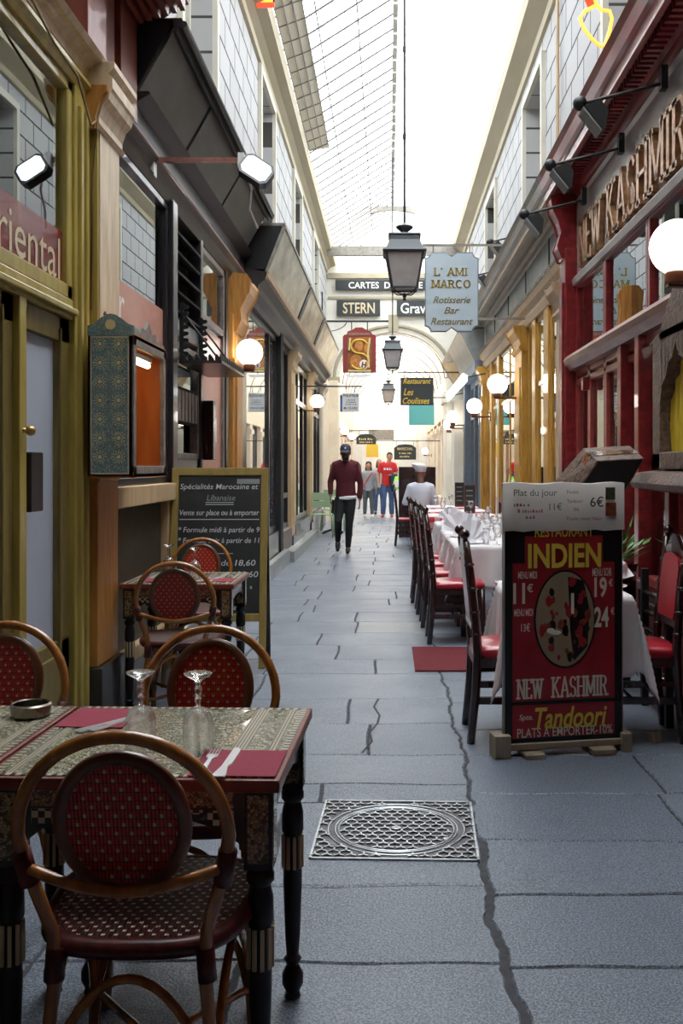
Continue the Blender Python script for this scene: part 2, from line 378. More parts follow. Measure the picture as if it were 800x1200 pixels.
# slab-serif capitals from strokes
def arc(cx, cy, rx, ry, a0, a1, n=10): return [(cx+rx*math.cos(math.radians(a0+(a1-a0)*i/n)), cy+ry*math.sin(math.radians(a0+(a1-a0)*i/n))) for i in range(n+1)]
SER = {'N': (.85, [[(.12, 0), (.12, 1)], [(.12, 1), (.72, 0)], [(.72, 0), (.72, 1)]], [(.12, 0), (.12, 1), (.72, 1)]),
 'E': (.72, [[(.15, 0), (.15, 1)], [(.15, .96), (.62, .96)], [(.15, .52), (.5, .52)], [(.15, .04), (.65, .04)], [(.62, .8), (.62, 1)], [(.65, 0), (.65, .2)]], [(.12, 0), (.12, 1)]),
 'W': (1.1, [[(.1, 1), (.32, 0)], [(.32, 0), (.55, .9)], [(.55, .9), (.78, 0)], [(.78, 0), (1, 1)]], [(.1, 1), (.55, 1), (1, 1)]),
 'K': (.85, [[(.15, 0), (.15, 1)], [(.15, .42), (.68, 1)], [(.32, .55), (.72, 0)]], [(.15, 0), (.15, 1), (.68, 1), (.72, 0)]),
 'A': (.85, [[(.1, 0), (.42, 1)], [(.42, 1), (.75, 0)], [(.22, .34), (.62, .34)]], [(.1, 0), (.75, 0)]),
 'S': (.72, [arc(.36, .73, .24, .24, 20, 270, 12)+arc(.36, .26, .24, .24, 90, -160, 12)], []),
 'H': (.85, [[(.14, 0), (.14, 1)], [(.7, 0), (.7, 1)], [(.14, .5), (.7, .5)]], [(.14, 0), (.14, 1), (.7, 0), (.7, 1)]),
 'M': (1.0, [[(.14, 0), (.14, 1)], [(.14, 1), (.5, .15)], [(.5, .15), (.86, 1)], [(.86, 0), (.86, 1)]], [(.14, 0), (.14, 1), (.86, 0), (.86, 1)]),
 'I': (.36, [[(.18, 0), (.18, 1)]], [(.18, 0), (.18, 1)]),
 'R': (.82, [[(.15, 0), (.15, 1)], [(.15, .96), (.4, .96)]+arc(.4, .74, .22, .22, 90, -90)+[(.15, .52)], [(.42, .52), (.7, 0)]], [(.15, 0), (.15, 1), (.7, 0)]),
 'L': (.72, [[(.15, 0), (.15, 1)], [(.15, .04), (.62, .04)], [(.62, 0), (.62, .24)]], [(.15, 0), (.15, 1)]),
 'C': (.85, [arc(.45, .5, .33, .46, 50, 310, 16)], []), 'O': (.9, [arc(.45, .5, .33, .46, 0, 360, 20)], []),
 'T': (.8, [[(.4, 0), (.4, 1)], [(.08, .96), (.72, .96)]], [(.4, 0)]), "'": (.25, [[(.12, 1), (.12, .78)]], []), ' ': (.45, [], []), '.': (.3, [[(.1, .05), (.2, .05)]], [])}
def serif_mb(s, width, height, th, depth, mtx, thy=.07):
    tot = sum(SER[ch][0] for ch in s); kx = width/tot; mb = MB(); x = 0
    for ch in s:
        wd, strokes, ends = SER[ch]
        for pl in strokes:
            for a, b_ in zip(pl[:-1], pl[1:]):
                A = Vector(((x+a[0])*kx, a[1]*height)); B = Vector(((x+b_[0])*kx, b_[1]*height)); d = B-A
                if d.length < 1e-6: continue
                hz = abs(d.x)/d.length; t_ = th*(1-hz)+thy*height*hz; d.normalize(); nn = Vector((-d.y, d.x))*t_/2; e = d*t_*.15
                q = [A-e-nn, B+e-nn, B+e+nn, A-e+nn]
                mb.add([(p.x, p.y, 0) for p in q]+[(p.x, p.y, depth) for p in q], [(0,3,2,1),(4,5,6,7),(0,1,5,4),(1,2,6,5),(2,3,7,6),(3,0,4,7)])
        for ex, ey in ends:
            hh = .09*height; yy = 0 if ey < .5 else height-hh; ww = max(th*2.1, .1*kx)
            mb.box(((x+ex)*kx-ww/2, yy, 0), ((x+ex)*kx+ww/2, yy+hh, depth))
        x += wd
    return mb.xf(mtx)
# ================================================================ STRUCTURE
# ---- stone floor: slabs in rows with crooked joints
def floor():
    r = random.Random(3); mb = MB()
    def zig(t): f = t-math.floor(t); return 4*abs(f-.5)-1
    def seam(c, y):
        if abs(c-.36) > .01: return c+.005*math.sin(y*9.7+c*3)
        return c+.014*zig(y*.83)+.009*zig(y*2.7+.3)+.004*zig(y*7.1)+(-.03 if y < 4.05 else 0)
    left = [-4, -2, 0, .8, 1.5, 2.1, 2.77, 3.28, 4.09, 4.32, 4.76, 5.33, 5.9, 6.6]; y = 6.6
    while y < 62: y += r.uniform(.45, .68); left.append(y)
    right = [-4, -2, 0, .9, 1.6, 2.15, 2.75, 3.2, 3.66, 4.2, 4.75, 5.2, 5.8, 6.4]; y = 6.4
    while y < 62: y += r.uniform(.5, .75); right.append(y)
    def rowline(y0, x, k): return y0+.010*math.sin(x*4+k*1.7)+.006*math.sin(x*11+k)
    def slab(xa, xb, ya, yb, k, g):
        n = 16; hx = r.uniform(-.0015, .0015)
        top = []
        for i in range(n+1):
            t = i/n; xx = seam(xa, ya)+g+(seam(xb, ya)-g-seam(xa, ya)-g)*t; top.append((xx, rowline(ya, xx, k)+.0035+r.uniform(-.002, .002)))
        for i in range(1, n): yy = ya+(yb-ya)*i/n; top.append((seam(xb, yy)-g-(.004 if i % 2 else 0), yy))
        for i in range(n+1):
            t = 1-i/n; xx = seam(xa, yb)+g+(seam(xb, yb)-g-seam(xa, yb)-g)*t; top.append((xx, rowline(yb, xx, k+1)-.0035+r.uniform(-.002, .002)))
        for i in range(n-1, 0, -1): yy = ya+(yb-ya)*i/n; top.append((seam(xa, yy)+g+(.004 if i % 2 else 0), yy))
        m_ = len(top); cx = sum(p[0] for p in top)/m_; cy = sum(p[1] for p in top)/m_
        vs = [(p[0], p[1], hx-.006) for p in top]+[(cx+(p[0]-cx)*.985, cy+(p[1]-cy)*.975, hx) for p in top]
        mb.add(vs, [tuple(range(m_, 2*m_))]+[(i, (i+1) % m_, m_+(i+1) % m_, m_+i) for i in range(m_)])
    for k in range(len(left)-1):
        ya, yb = left[k], left[k+1]
        cuts = [-3.4, -1.62]
        x = -1.62
        if ya > 5 or ya < 1.5:
            x += r.uniform(.5, .9)
            while x < .1: cuts.append(x); x += r.uniform(.5, .95)
        elif 4.7 < ya < 5.8: cuts += [-.95, -.10]
        elif ya < 3.5: cuts += [-1.0, -.42]
        elif ya < 4.1: cuts += [-1.0, -.29]
        else: cuts += [-.98]
        cuts.append(.36)
        for a, b_ in zip(cuts[:-1], cuts[1:]):
            slab(a, b_, ya, yb, k, .0035 if b_ != .36 or ya > 3.4 else .009)
    for k in range(len(right)-1):
        ya, yb = right[k], right[k+1]; cuts = [.36]; x = .36+r.uniform(.55, .95)
        while x < 1.5: cuts.append(x); x += r.uniform(.5, .8)
        cuts += [1.86, 3.6]
        for a, b_ in zip(cuts[:-1], cuts[1:]): slab(a, b_, ya, yb, k+40, .0035 if a != .36 or ya > 3.4 else .011)
    fl = struct('floor', mb, 'stone')
    g = MB(); g.box((-3.5, -5, -.2), (3.7, 62, -.012)); g.box((-3.5, -5, -.012), (3.7, 62, -.0055)); part('joints', g, 'grout', fl)
    # a long crack across the slabs
    c = MB(); P = [(-.06, 5.9), (-.085, 5.7), (-.05, 5.5), (-.06, 5.33), (-.10, 5.15), (-.085, 4.98), (-.13, 4.78)]
    for a, b_ in zip(P[:-1], P[1:]):
        c.add([(a[0]-.006, a[1], .0018), (b_[0]-.006, b_[1], .0018), (b_[0]+.007, b_[1], .0018), (a[0]+.007, a[1], .0018)], [(3, 2, 1, 0)])
    part('crack', c, 'grout', fl)
floor()

# ---- upper walls with windows
def wall_open(name, X, s, y0, y1, z0, z1, ops, mt='ashlar', th=.35):
    mb = MB(); xs = sorted((X, X+s*th)); cur = y0
    for (a, b_, c, d) in ops:
        mb.box((xs[0], cur, z0), (xs[1], a, z1)); mb.box((xs[0], a, d), (xs[1], b_, z1))
        if c > z0: mb.box((xs[0], a, z0), (xs[1], b_, c))
        cur = b_
    mb.box((xs[0], cur, z0), (xs[1], y1, z1)); return struct(name, mb, mt)
LW = [(3.2, 4.6, 4.75, 6.4), (7.74, 9.2, 4.2, 6.4), (12.5, 13.95, 4.2, 6.4), (16.9, 18.3, 4.2, 6.4), (21.3, 22.7, 4.2, 6.4)]
RW = [(1.7, 3.2, 4.25, 6.2), (6.75, 8.25, 4.25, 6.2), (11.66, 13.2, 4.25, 6.2), (16.75, 18.3, 4.25, 6.2), (21.6, 23.1, 4.25, 6.2)]
wall_open('wall_left', XL, -1, 5.95, YE, 3.55, 6.75, LW[1:]); wall_open('wall_left_near', XL, -1, -4, 5.95, 4.45, 6.75, LW[:1])
wall_open('wall_right', XR, 1, -4, YE, 3.95, 6.75, RW)
wn = [0]
def upper_window(X, s, a, b_, c, d):
    wn[0] += 1; xi = X+s*.2
    fr = MB(); t = .07; xa, xb = sorted((xi, xi+s*.06))
    fr.box((xa, a, c), (xb, a+t, d)); fr.box((xa, b_-t, c), (xb, b_, d)); fr.box((xa, a, d-t), (xb, b_, d)); fr.box((xa, a, c), (xb, b_, c+t))
    fr.box((xa, (a+b_)/2-.03, c), (xb, (a+b_)/2+.03, d)); 
    for k in (1, 2, 3): z = c+(d-c)*k/4; fr.box((xa, a, z-.015), (xb, b_, z+.015))
    # moulded surround standing a little proud of the wall
    ya, yb = sorted((X, X-s*.05)); fr.box((ya, a-.1, c-.02), (yb, a, d+.1)); fr.box((ya, b_, c-.02), (yb, b_+.1, d+.1)); fr.box((ya, a, d), (yb, b_, d+.1))
    ya, yb = sorted((X+s*.1, X-s*.10)); fr.box((ya, a-.12, c-.08), (yb, b_+.12, c))
    w_ = struct('window_%d' % wn[0], fr, 'cream')
    p = MB(); xg = xi+s*.03; p.box((min(xg, xg+s*.006), a+t, c+t), (max(xg, xg+s*.006), b_-t, d-t)); part('pane', p, 'pane', w_)
    q = MB(); xq = X+s*.345; q.box((min(xq, xq+s*.02), a-.1, c-.1), (max(xq, xq+s*.02), b_+.1, d+.1)); part('room_blind', q, 'cream', w_)
for wv in LW: upper_window(XL, -1, *wv)
for wv in RW: upper_window(XR, 1, *wv)
# ---- cornices under the glass roof
cl = MB(); cl.prism([(-1.66, 6.5), (-1.61, 6.52), (-1.6, 6.6), (-1.52, 6.66), (-1.4, 6.70), (-1.38, 6.86), (-1.40, 6.93), (-2.0, 6.96), (-2.0, 6.5)], 'y', -4, YE); struct('trim_1', cl, 'creamdirty')
cr = MB(); cr.prism([(1.86, 6.5), (2.1, 6.5), (2.1, 6.96), (1.62, 6.93), (1.58, 6.86), (1.60, 6.72), (1.70, 6.66), (1.79, 6.6), (1.81, 6.52)], 'y', -4, YE); struct('trim_2', cr, 'creamdirty')
dp = MB(); dp.tube([(1.80, 10.45, 4.1), (1.80, 10.45, 6.6)], .02, 8); struct('trim_3', dp, 'beigewood')
# ---- glass roof
ZR = 7.92; XM = .10; YR0 = 2.6
roof = MB(); sl = [(-1.42, 6.95), (XM, ZR), (1.64, 6.95)]
for (a, b_) in ((sl[0], sl[1]), (sl[1], sl[2])):
    roof.add([(a[0], YR0, a[1]), (b_[0], YR0, b_[1]), (b_[0], 62, b_[1]), (a[0], 62, a[1])], [(0, 1, 2, 3)])
rf = struct('ceiling', roof, 'roofglass')
op = MB(); op.box((-2, -4, 6.96), (2.2, YR0, 7.1)); struct('light_block_near', op, 'offwhite')  # opaque cover out of view, added to keep skylight off the foreground
rd = MB()
y = YR0
while y < YE-1.5: rd.box((XM-.035, y, ZR-.10), (XM+.035, y+.40, ZR-.05)); y += .48
rd.box((XM-.015, YR0, ZR-.05), (XM+.015, YE, ZR-.02)); part('ridge_beam', rd, 'ridge', rf)
gb = []
for i in range(52):
    y = YR0+.4+i*.48
    for (a, b_) in ((sl[0], sl[1]), (sl[2], sl[1])):
        if a is sl[2] and i % 3: continue
        q = MB(); q.tube([(a[0], 0, a[1]-.02), (b_[0], 0, b_[1]-.03)], .014 if a is sl[0] else .005, 4)
        if len(gb) < 2 or True:
            key = 0 if a is sl[0] else 1
            if not any(k == key for k, _ in gb): o_ = part('glazing_bar', q, 'bar', rf); gb.append((key, o_))
            else: o_ = [g for k, g in gb if k == key][0].copy(); link(o_); o_.parent = rf
            o_.location.y = y
for k, (xx, zz) in enumerate(((-.93, 7.26), (-.42, 7.59))):
    q = MB(); q.tube([(xx, YR0, zz-.03), (xx, 25.5, zz-.03)], .009, 4); part('purlin', q, 'bar', rf)
# shaded side panes low on the left slope
sp = MB(); sp.add([(-1.38, 8, 6.93), (-1.06, 8, 7.10), (-1.06, 17.6, 7.10), (-1.40, 17.2, 6.93)], [(0, 1, 2, 3)]); sp.add([(-1.38, 8, 6.94), (-1.06, 8, 7.11), (-1.06, 17.6, 7.11), (-1.40, 17.2, 6.94)], [(3, 2, 1, 0)])
sc = part('side_panes', sp, 'screenpane', rf)
q = MB()
for i in range(20): y = 8+i*.485; q.tube([(-1.39, y, 6.92), (-1.06, y+.1, 7.09)], .008, 4)
for t in (.0, .33, .66, 1): q.tube([(-1.38+.32*t, 8, 6.92+.17*t), (-1.38+.32*t, 17.4, 6.92+.17*t)], .007, 4)
part('glazing_lattice', q, 'graymould', sc)
# tie beam and arched truss plate by the end gable
tb = MB(); tb.box((-1.5, 24.0, 6.55), (2.0, 24.12, 6.78)); 
for x in (-1.2, -.7, .3, .9, 1.4): tb.box((x, 23.97, 6.53), (x+.05, 24.0, 6.80))
struct('trim_4', tb, 'graymould')
ta = MB(); pts = [(-.92, 7.42), (-.55, 7.74), (.75, 7.74), (1.12, 7.42)]; inner = [(.75-.0, 7.55), (.1, 7.66), (-.55, 7.55)]
ta.prism([(-.92, 7.42), (-.55, 7.55), (-.2, 7.63), (.1, 7.66), (.4, 7.63), (.75, 7.55), (1.12, 7.42), (.75, 7.76), (-.55, 7.76)], 'y', 24.0, 24.1); struct('trim_5', ta, 'graymould')
# ---- end wall with round arch
def arch_wall(name, y, x0, x1, z1, ax, arx, spr, crown, mt, th=.4):
    mb = MB(); n = 20; pr = [(x0, -.01), (x0, z1), (x1, z1), (x1, -.01), (ax+arx, -.01)]
    pr += [(ax+arx*math.cos(PI*i/n), spr+(crown-spr)*math.sin(PI*i/n)) for i in range(n+1)]+[(ax-arx, -.01)]
    mb2 = MB()
    # strips, so that the concave outline fills cleanly
    for yy, fl in ((y, 0), (y+th, 1)):
        def face(q): mb.add([(a, yy, b_) for a, b_ in q], [tuple(range(len(q))) if fl == 0 else tuple(range(len(q)-1, -1, -1))])
        face([(x0, -.01), (ax-arx, -.01), (ax-arx, z1), (x0, z1)]); face([(ax+arx, -.01), (x1, -.01), (x1, z1), (ax+arx, z1)])
        for i in range(n):
            a0, a1 = PI-PI*i/n, PI-PI*(i+1)/n
            p = (ax+arx*math.cos(a0), spr+(crown-spr)*math.sin(a0)); q = (ax+arx*math.cos(a1), spr+(crown-spr)*math.sin(a1)); face([p, q, (q[0], z1), (p[0], z1)])
    A = [(ax-arx, -.01)]+[(ax-arx*math.cos(PI*i/n), spr+(crown-spr)*math.sin(PI*i/n)) for i in range(n+1)]+[(ax+arx, -.01)]
    for a, b_ in zip(A[:-1], A[1:]): mb.add([(a[0], y, a[1]), (b_[0], y, b_[1]), (b_[0], y+th, b_[1]), (a[0], y+th, a[1])], [(0, 1, 2, 3)])
    return struct(name, mb, mt)
aw = arch_wall('wall_back', YE, -2.2, 2.4, 8.1, .12, 1.42, 3.75, 4.95, 'archcream')
am = MB(); am.tube([(.12-1.55*math.cos(PI*i/24), YE-.02, 3.75+1.36*math.sin(PI*i/24)) for i in range(25)], .045, 6); part('archivolt', am, 'creamdirty', aw)
im = MB(); im.box((-1.6, YE-.08, 6.36), (1.85, YE, 6.5)); im.box((-1.6, YE-.05, 5.82), (1.85, YE, 5.88)); im.box((-1.6, YE-.1, 3.6), (-1.28, YE, 3.75)); im.box((1.5, YE-.1, 3.6), (1.85, YE, 3.75)); im.box((0.0, YE-.06, 4.95), (.26, YE, 5.4)); part('string_course', im, 'creamdirty', aw)
arch_wall('wall_far', 45, -2.2, 2.4, 8.0, .1, 1.3, 3.2, 4.2, 'archcream')
eb = MB(); eb.box((-2.2, 61.6, 0), (2.4, 62, 8)); struct('wall_far_end', eb, 'archcream')
# side walls beyond the arch
for nm, s, X in (('wall_left_far', -1, -1.6), ('wall_right_far', 1, 1.75)):
    q = MB(); a, b_ = sorted((X, X+s*.3)); q.box((a, YE+.4, 2.9), (b_, 62, 7)); q.box((a, YE+.4, 0), (b_, 62, .35))
    y = YE+.4
    while y < 60: q.box((a, y, .35), (b_, y+.6, 2.9)); q.box((a-.06 if s > 0 else a, y-.03, 2.55), (b_ if s > 0 else b_+.06, y+.63, 2.72)); y += 2.9
    struct(nm, q, 'peach')
    g = MB(); x_ = X+s*.15; g.box((min(x_, x_+s*.03), YE+.4, .35), (max(x_, x_+s*.03), 62, 2.9)); w_ = struct(nm.replace('wall', 'window'), g, 'roomwarm' if s < 0 else 'roomdark')
vt = []
for k in range(8):
    y = 28+k*2.0; q = MB(); q.tube([(.1-1.5*math.cos(PI*i/16), 0, 3.9+1.25*math.sin(PI*i/16)) for i in range(17)], .018, 6)
    if not vt: v0 = struct('trim_6', q, 'graymould'); vt.append(v0)
    else: v0 = vt[0].copy(); link(v0)
    v0.location.y = y
# ---- behind the camera and shop interiors
bw = MB(); bw.box((-3.5, -4.3, 0), (3.7, -4, 7.1)); struct('wall_near', bw, 'plaster_in')
for nm, s, X, mt in (('wall_shop_left', -1, -3.3, 'roomdark'), ('wall_shop_right', 1, 3.5, 'roomwarm')):
    q = MB(); a, b_ = sorted((X, X+s*.15)); q.box((a, -4, 0), (b_, YE, 4.2)); o_ = struct(nm, q, mt)
    c = MB(); a, b_ = sorted((X, (XL if s < 0 else XR)+s*.1)); c.box((a, -4, 3.92), (b_, YE, 4.1)); part('shop_ceiling', c, mt, o_)
for i, (s, y, mt) in enumerate(((-1, 5.3, 'roomdark'), (-1, 10.45, 'roompale'), (-1, 15.4, 'roomdark'), (-1, 19.2, 'roomdark'), (1, 9.38, 'roomwarm'), (1, 17.6, 'roompale'), (1, 22.5, 'roompale'))):
    q = MB(); a, b_ = sorted(((GL-.06, -3.3) if s < 0 else (GR+.06, 3.5))); q.box((a, y, 0), (b_, y+.12, 3.92)); struct('wall_shop_divider_%d' % (i+1), q, mt)
q = MB(); q.box((-2.7, 10.6, 0), (-2.6, 14.2, 3.6)); struct('wall_shop_screen', q, 'roompale')

# ================================================================ LEFT SHOPFRONTS
def bxs(*boxes):
    q = MB()
    for b_ in boxes: q.box(b_[0], b_[1])
    return q
def front(name, X, s, ys, z0, z1, frame_mt, pane_mt, fw=.05, mull=(), trans=(), depth=.07, back=None):
    """one glazed opening: frame with mullions and transoms, and its pane"""
    a, b_ = ys; x0, x1 = sorted((X-s*depth/2, X+s*depth/2)); q = MB()
    q.box((x0, a, z0), (x1, a+fw, z1)); q.box((x0, b_-fw, z0), (x1, b_, z1)); q.box((x0, a, z0), (x1, b_, z0+fw)); q.box((x0, a, z1-fw), (x1, b_, z1))
    for m_ in mull: q.box((x0, m_-fw/2, z0), (x1, m_+fw/2, z1))
    for t in trans: q.box((x0, a, t-fw/2), (x1, b_, t+fw/2))
    o_ = struct(name, q, frame_mt, bevel=.006, seg=1)
    p = MB(); p.box((X-.004, a+fw*.5, z0+fw*.5), (X+.004, b_-fw*.5, z1-fw*.5)); part('pane', p, pane_mt, o_); return o_
# Oriental restaurant
w1 = front('window_20', GL, -1, (2.6, 4.86), 2.22, 3.31, 'olive', 'pane_strong', .07)
sb = bxs(((GL+.005, 2.67, 2.25), (GL+.009, 4.8, 2.54))); o_ = part('sign_band', sb, 'signred', w1)
part('lettering', text_mb('Oriental', 1.02, .20, .001, frame_m((GL+.010, 3.73, 2.30), *FL), bold=.0), 'signcream', w1)
fr = MB(); fr.box((-1.66, 4.86, 0), (-1.55, 5.07, 3.3)); fr.box((-1.57, 4.9, .1), (-1.53, 4.94, 3.2)); fr.box((-1.57, 4.99, .1), (-1.53, 5.03, 3.2)); fr.box((-1.66, 2.3, 0), (-1.55, 2.6, 3.3)); fr.box((-1.66, 2.6, 2.12), (-1.56, 4.86, 2.22)); fr.box((-1.57, 2.6, 2.14), (-1.53, 4.86, 2.17)); struct('trim_10', fr, 'olive', bevel=.006)
def door_leaf(nm, y0, y1):
    q = MB(); X0, X1 = -1.64, -1.58; st = .09
    q.box((X0, y0, .02), (X1, y0+.045, 2.12)); q.box((X0, y1-.15, .02), (X1, y1, 2.12)); q.box((X0, y0, 2.0), (X1, y1, 2.12)); q.box((X0, y0, .02), (X1, y1, .56)); q.box((X1, y0+.06, .1), (X1+.015, y1-.16, .5)); q.box((X1, y1-.155, .5), (X1+.012, y1-.14, 2.06))
    d = struct(nm, q, 'olive_dark', bevel=.005); part('frosted_pane', bxs(((-1.62, y0+.04, .55), (-1.61, y1-.14, 2.02))), 'frosted', d)
    h = MB(); h.box((-1.58, y0+.02, 1.2), (-1.535, y0+.17, 1.46)); part('lock_plate', h, 'blackpaint', d, bevel=.006)
    k = MB(); k.tube([(-1.58, y0-.03, 1.55), (-1.53, y0-.03, 1.55)], .012, 8); k.ball((-1.52, y0-.03, 1.55), .022); part('door_handle', k, 'brass', d, smooth=True)
door_leaf('door_1', 4.2, 4.86); door_leaf('door_2', 3.45, 4.15); door_leaf('door_3', 2.65, 3.35)
dm = MB(); dm.box((-1.6, 4.13, 0), (-1.55, 4.21, 2.12)); dm.box((-1.6, 3.36, 0), (-1.55, 3.44, 2.12)); struct('trim_11', dm, 'olive', bevel=.005)
lw_ = MB(); lw_.box((-1.9, -4, 0), (-1.58, 2.3, 3.3)); struct('wall_left_base', lw_, 'olive_dark')
e1 = MB(); e1.prism([(-1.66, 3.29), (-1.55, 3.29), (-1.54, 3.32), (-1.52, 3.33), (-1.52, 3.35), (-1.56, 3.36), (-1.56, 3.40), (-1.66, 3.40)], 'y', -4, 5.07); struct('trim_12', e1, 'olive')
e2 = MB(); e2.prism([(-1.66, 3.40), (-1.55, 3.40), (-1.545, 3.44), (-1.52, 3.455), (-1.51, 3.47), (-1.48, 3.475), (-1.46, 3.50), (-1.66, 3.51)], 'y', -4, 5.45); struct('trim_13', e2, 'pinkbeige')
# pilaster with capital, plinth
p_ = MB(); p_.box((-1.66, 5.07, .36), (-1.5, 5.45, 1.32)); pl = struct('trim_14', p_, 'orangewood', bevel=.006)
q = MB(); q.box((-1.66, 5.065, 1.32), (-1.502, 5.30, 3.2)); part('pilaster_side', q, 'olive', pl)
q = MB(); q.box((-1.62, 5.09, 1.32), (-1.495, 5.45, 3.2)); part('pilaster_face', q, 'pinkbeige', pl)
q = MB(); q.prism([(-1.6, 3.13), (-1.49, 3.13), (-1.475, 3.15), (-1.49, 3.17), (-1.49, 3.20), (-1.47, 3.26), (-1.44, 3.29), (-1.43, 3.33), (-1.42, 3.345), (-1.42, 3.40), (-1.44, 3.42), (-1.41, 3.45), (-1.41, 3.48), (-1.6, 3.48)], 'y', 5.05, 5.5); part('capital', q, 'pinkbeige', pl)
q = MB(); q.prism([(-1.64, 3.13), (-1.50, 3.13), (-1.50, 3.19), (-1.475, 3.28), (-1.44, 3.32), (-1.44, 3.35), (-1.64, 3.35)], 'y', 5.02, 5.06); part('capital_side', q, 'orangewood', pl)
q = MB(); q.box((-1.66, 5.04, 0), (-1.47, 5.48, .36)); part('plinth', q, 'blackpaint', pl, bevel=.008)
cab = MB(); cab.tube([(-1.53, 3.8, 3.45), (-1.50, 4.15, 3.36), (-1.50, 4.4, 3.30), (-1.49, 4.7, 3.27), (-1.5, 4.95, 3.12), (-1.50, 5.03, 3.17), (-1.5, 5.05, 3.1), (-1.52, 5.045, 2.9), (-1.53, 5.045, 2.2)], .006, 6)
solo('cable', cab, 'olive_dark', 'thin painted cable looping over the olive frame beside the pilaster capital', 'cable', (-1.53, 5.04, 2.2), smooth=True)
# upper storey, reddish brown
u = MB(); u.box((-1.66, 4.9, 3.5), (-1.5, 5.22, 4.6)); u.box((-1.66, 5.22, 3.5), (-1.58, 6.0, 4.6)); u.box((-1.6, 5.62, 3.48), (-1.53, 5.98, 4.2)); u.box((-1.56, 5.24, 3.52), (-1.55, 5.56, 4.15)); u.box((-1.66, -4, 4.3), (-1.52, 4.9, 4.6)); u.box((-1.66, -4, 3.5), (-1.55, 4.9, 3.56))
for y in (3.9, 2.9, 1.9): u.box((-1.66, y-.06, 3.5), (-1.54, y+.06, 4.4))
struct('trim_15', u, 'redbrown', bevel=.01)
u = MB(); u.box((-1.62, -4, 3.5), (-1.61, 4.95, 4.4)); struct('window_21', u, 'pane_strong')
cb_ = MB(); cb_.prism([(-1.6, 4.12), (-1.36, 4.14), (-1.30, 4.2), (-1.22, 4.22), (-1.2, 4.32), (-1.6, 4.36)], 'y', 5.0, 6.0)
for k in range(6): cb_.box((-1.5+k*.05, 5.1, 4.06+k*.015), (-1.47+k*.05, 5.9, 4.2))
struct('trim_16', cb_, 'redbrown')
# second shop, dark fronts
dk = MB()
dk.prism([(-1.66, 3.26), (-1.56, 3.26), (-1.53, 3.31), (-1.56, 3.34), (-1.54, 3.38), (-1.50, 3.42), (-1.52, 3.46), (-1.56, 3.5), (-1.56, 3.62), (-1.66, 3.62)], 'y', 5.46, 10.6); struct('trim_20', dk, 'darkfascia')
cp = MB(); cp.tube([(-1.51, 5.5, 3.42), (-1.51, 8.1, 3.42)], .010, 8); cp.tube([(-1.51, 8.2, 3.42), (-1.51, 10.5, 3.42)], .010, 8); struct('trim_21', cp, 'redbrown')
w2 = front('window_22', GL, -1, (5.55, 6.98), 1.28, 3.26, 'blackpaint', 'pane_strong', .05)
part('etched_band', bxs(((GL+.005, 5.6, 2.18), (GL+.008, 6.93, 2.5))), 'rosepane', w2); part('lettering', text_mb('tr', .25, .2, .001, frame_m((GL+.010, 5.66, 2.24), *FL)), 'offwhite', w2)
part('curtain', bxs(((GL-.3, 5.6, 1.3), (GL-.28, 6.93, 2.18))), 'roompale', w2)
sx = MB(); sx.box((-1.64, 5.46, 1.16), (-1.5, 6.98, 1.28)); sx.box((-1.64, 6.86, .25), (-1.54, 6.98, 1.16)); sx.box((-1.64, 5.46, .25), (-1.54, 5.56, 1.16)); sx.box((-1.64, 5.46, .2), (-1.54, 6.98, .3)); s2 = struct('trim_22', sx, 'tan', bevel=.006)
part('stall_panel', bxs(((-1.63, 5.5, .28), (-1.59, 6.9, 1.18))), 'grille', s2); part('plinth', bxs(((-1.66, 5.46, 0), (-1.52, 6.98, .22))), 'blackpaint', s2)
ps = MB(); ps.box((-1.68, 6.98, 0), (-1.53, 7.14, 3.3)); ps.box((-1.66, 8.12, 0), (-1.55, 8.22, 3.3)); ps.box((-1.68, 9.38, 0), (-1.55, 9.52, 3.3)); ps.box((-1.68, 10.32, 0), (-1.54, 10.66, 3.3)); struct('trim_23', ps, 'blackpaint', bevel=.01)
w3 = front('window_23', GL, -1, (7.14, 8.12), 1.45, 2.42, 'greywood', 'pane', .05, (), (2.3,))
lv = MB(); lv.box((-1.64, 7.14, 2.42), (-1.57, 8.12, 2.5))
lvo = struct('window_24', lv, 'graymetal'); 
for k in range(5):
    z = 2.58+k*.145; q = MB(); q.prism([(-1.66, z), (-1.545, z-.05), (-1.54, z-.035), (-1.65, z+.03)], 'y', 7.16, 8.1); part('louvre', q, 'blackmatte' if k % 2 else 'iron', lvo)
d4 = front('door_4', GL, -1, (7.14, 8.12), .05, 1.45, 'blackpaint', 'pane', .09, (), (.9,)); h = MB(); h.tube([(-1.55, 7.35, .95), (-1.50, 7.35, .97), (-1.50, 7.35, 1.2), (-1.55, 7.35, 1.22)], .01, 8); part('door_handle', h, 'steel', d4, smooth=True)
w5 = front('window_25', GL, -1, (8.22, 9.38), .5, 3.26, 'greywood', 'pane', .06, (), (2.66, 1.3)); part('rose_panel', bxs(((GL+.005, 8.28, .56), (GL+.008, 9.32, 2.6))), 'rosepane', w5)
for k in range(3): part('notice', bxs(((GL+.009, 8.5+k*.22, 1.62), (GL+.011, 8.64+k*.22, 1.84))), 'white', w5)
part('plinth', bxs(((-1.66, 8.22, 0), (-1.56, 9.38, .5))), 'blackpaint', w5)
cv = MB(); cv.box((-1.62, 9.62, .35), (-1.52, 10.25, 2.9)); cv.box((-1.6, 9.75, .45), (-1.50, 10.12, 2.7)); cv.box((-1.62, 9.58, 2.4), (-1.49, 10.3, 2.46))
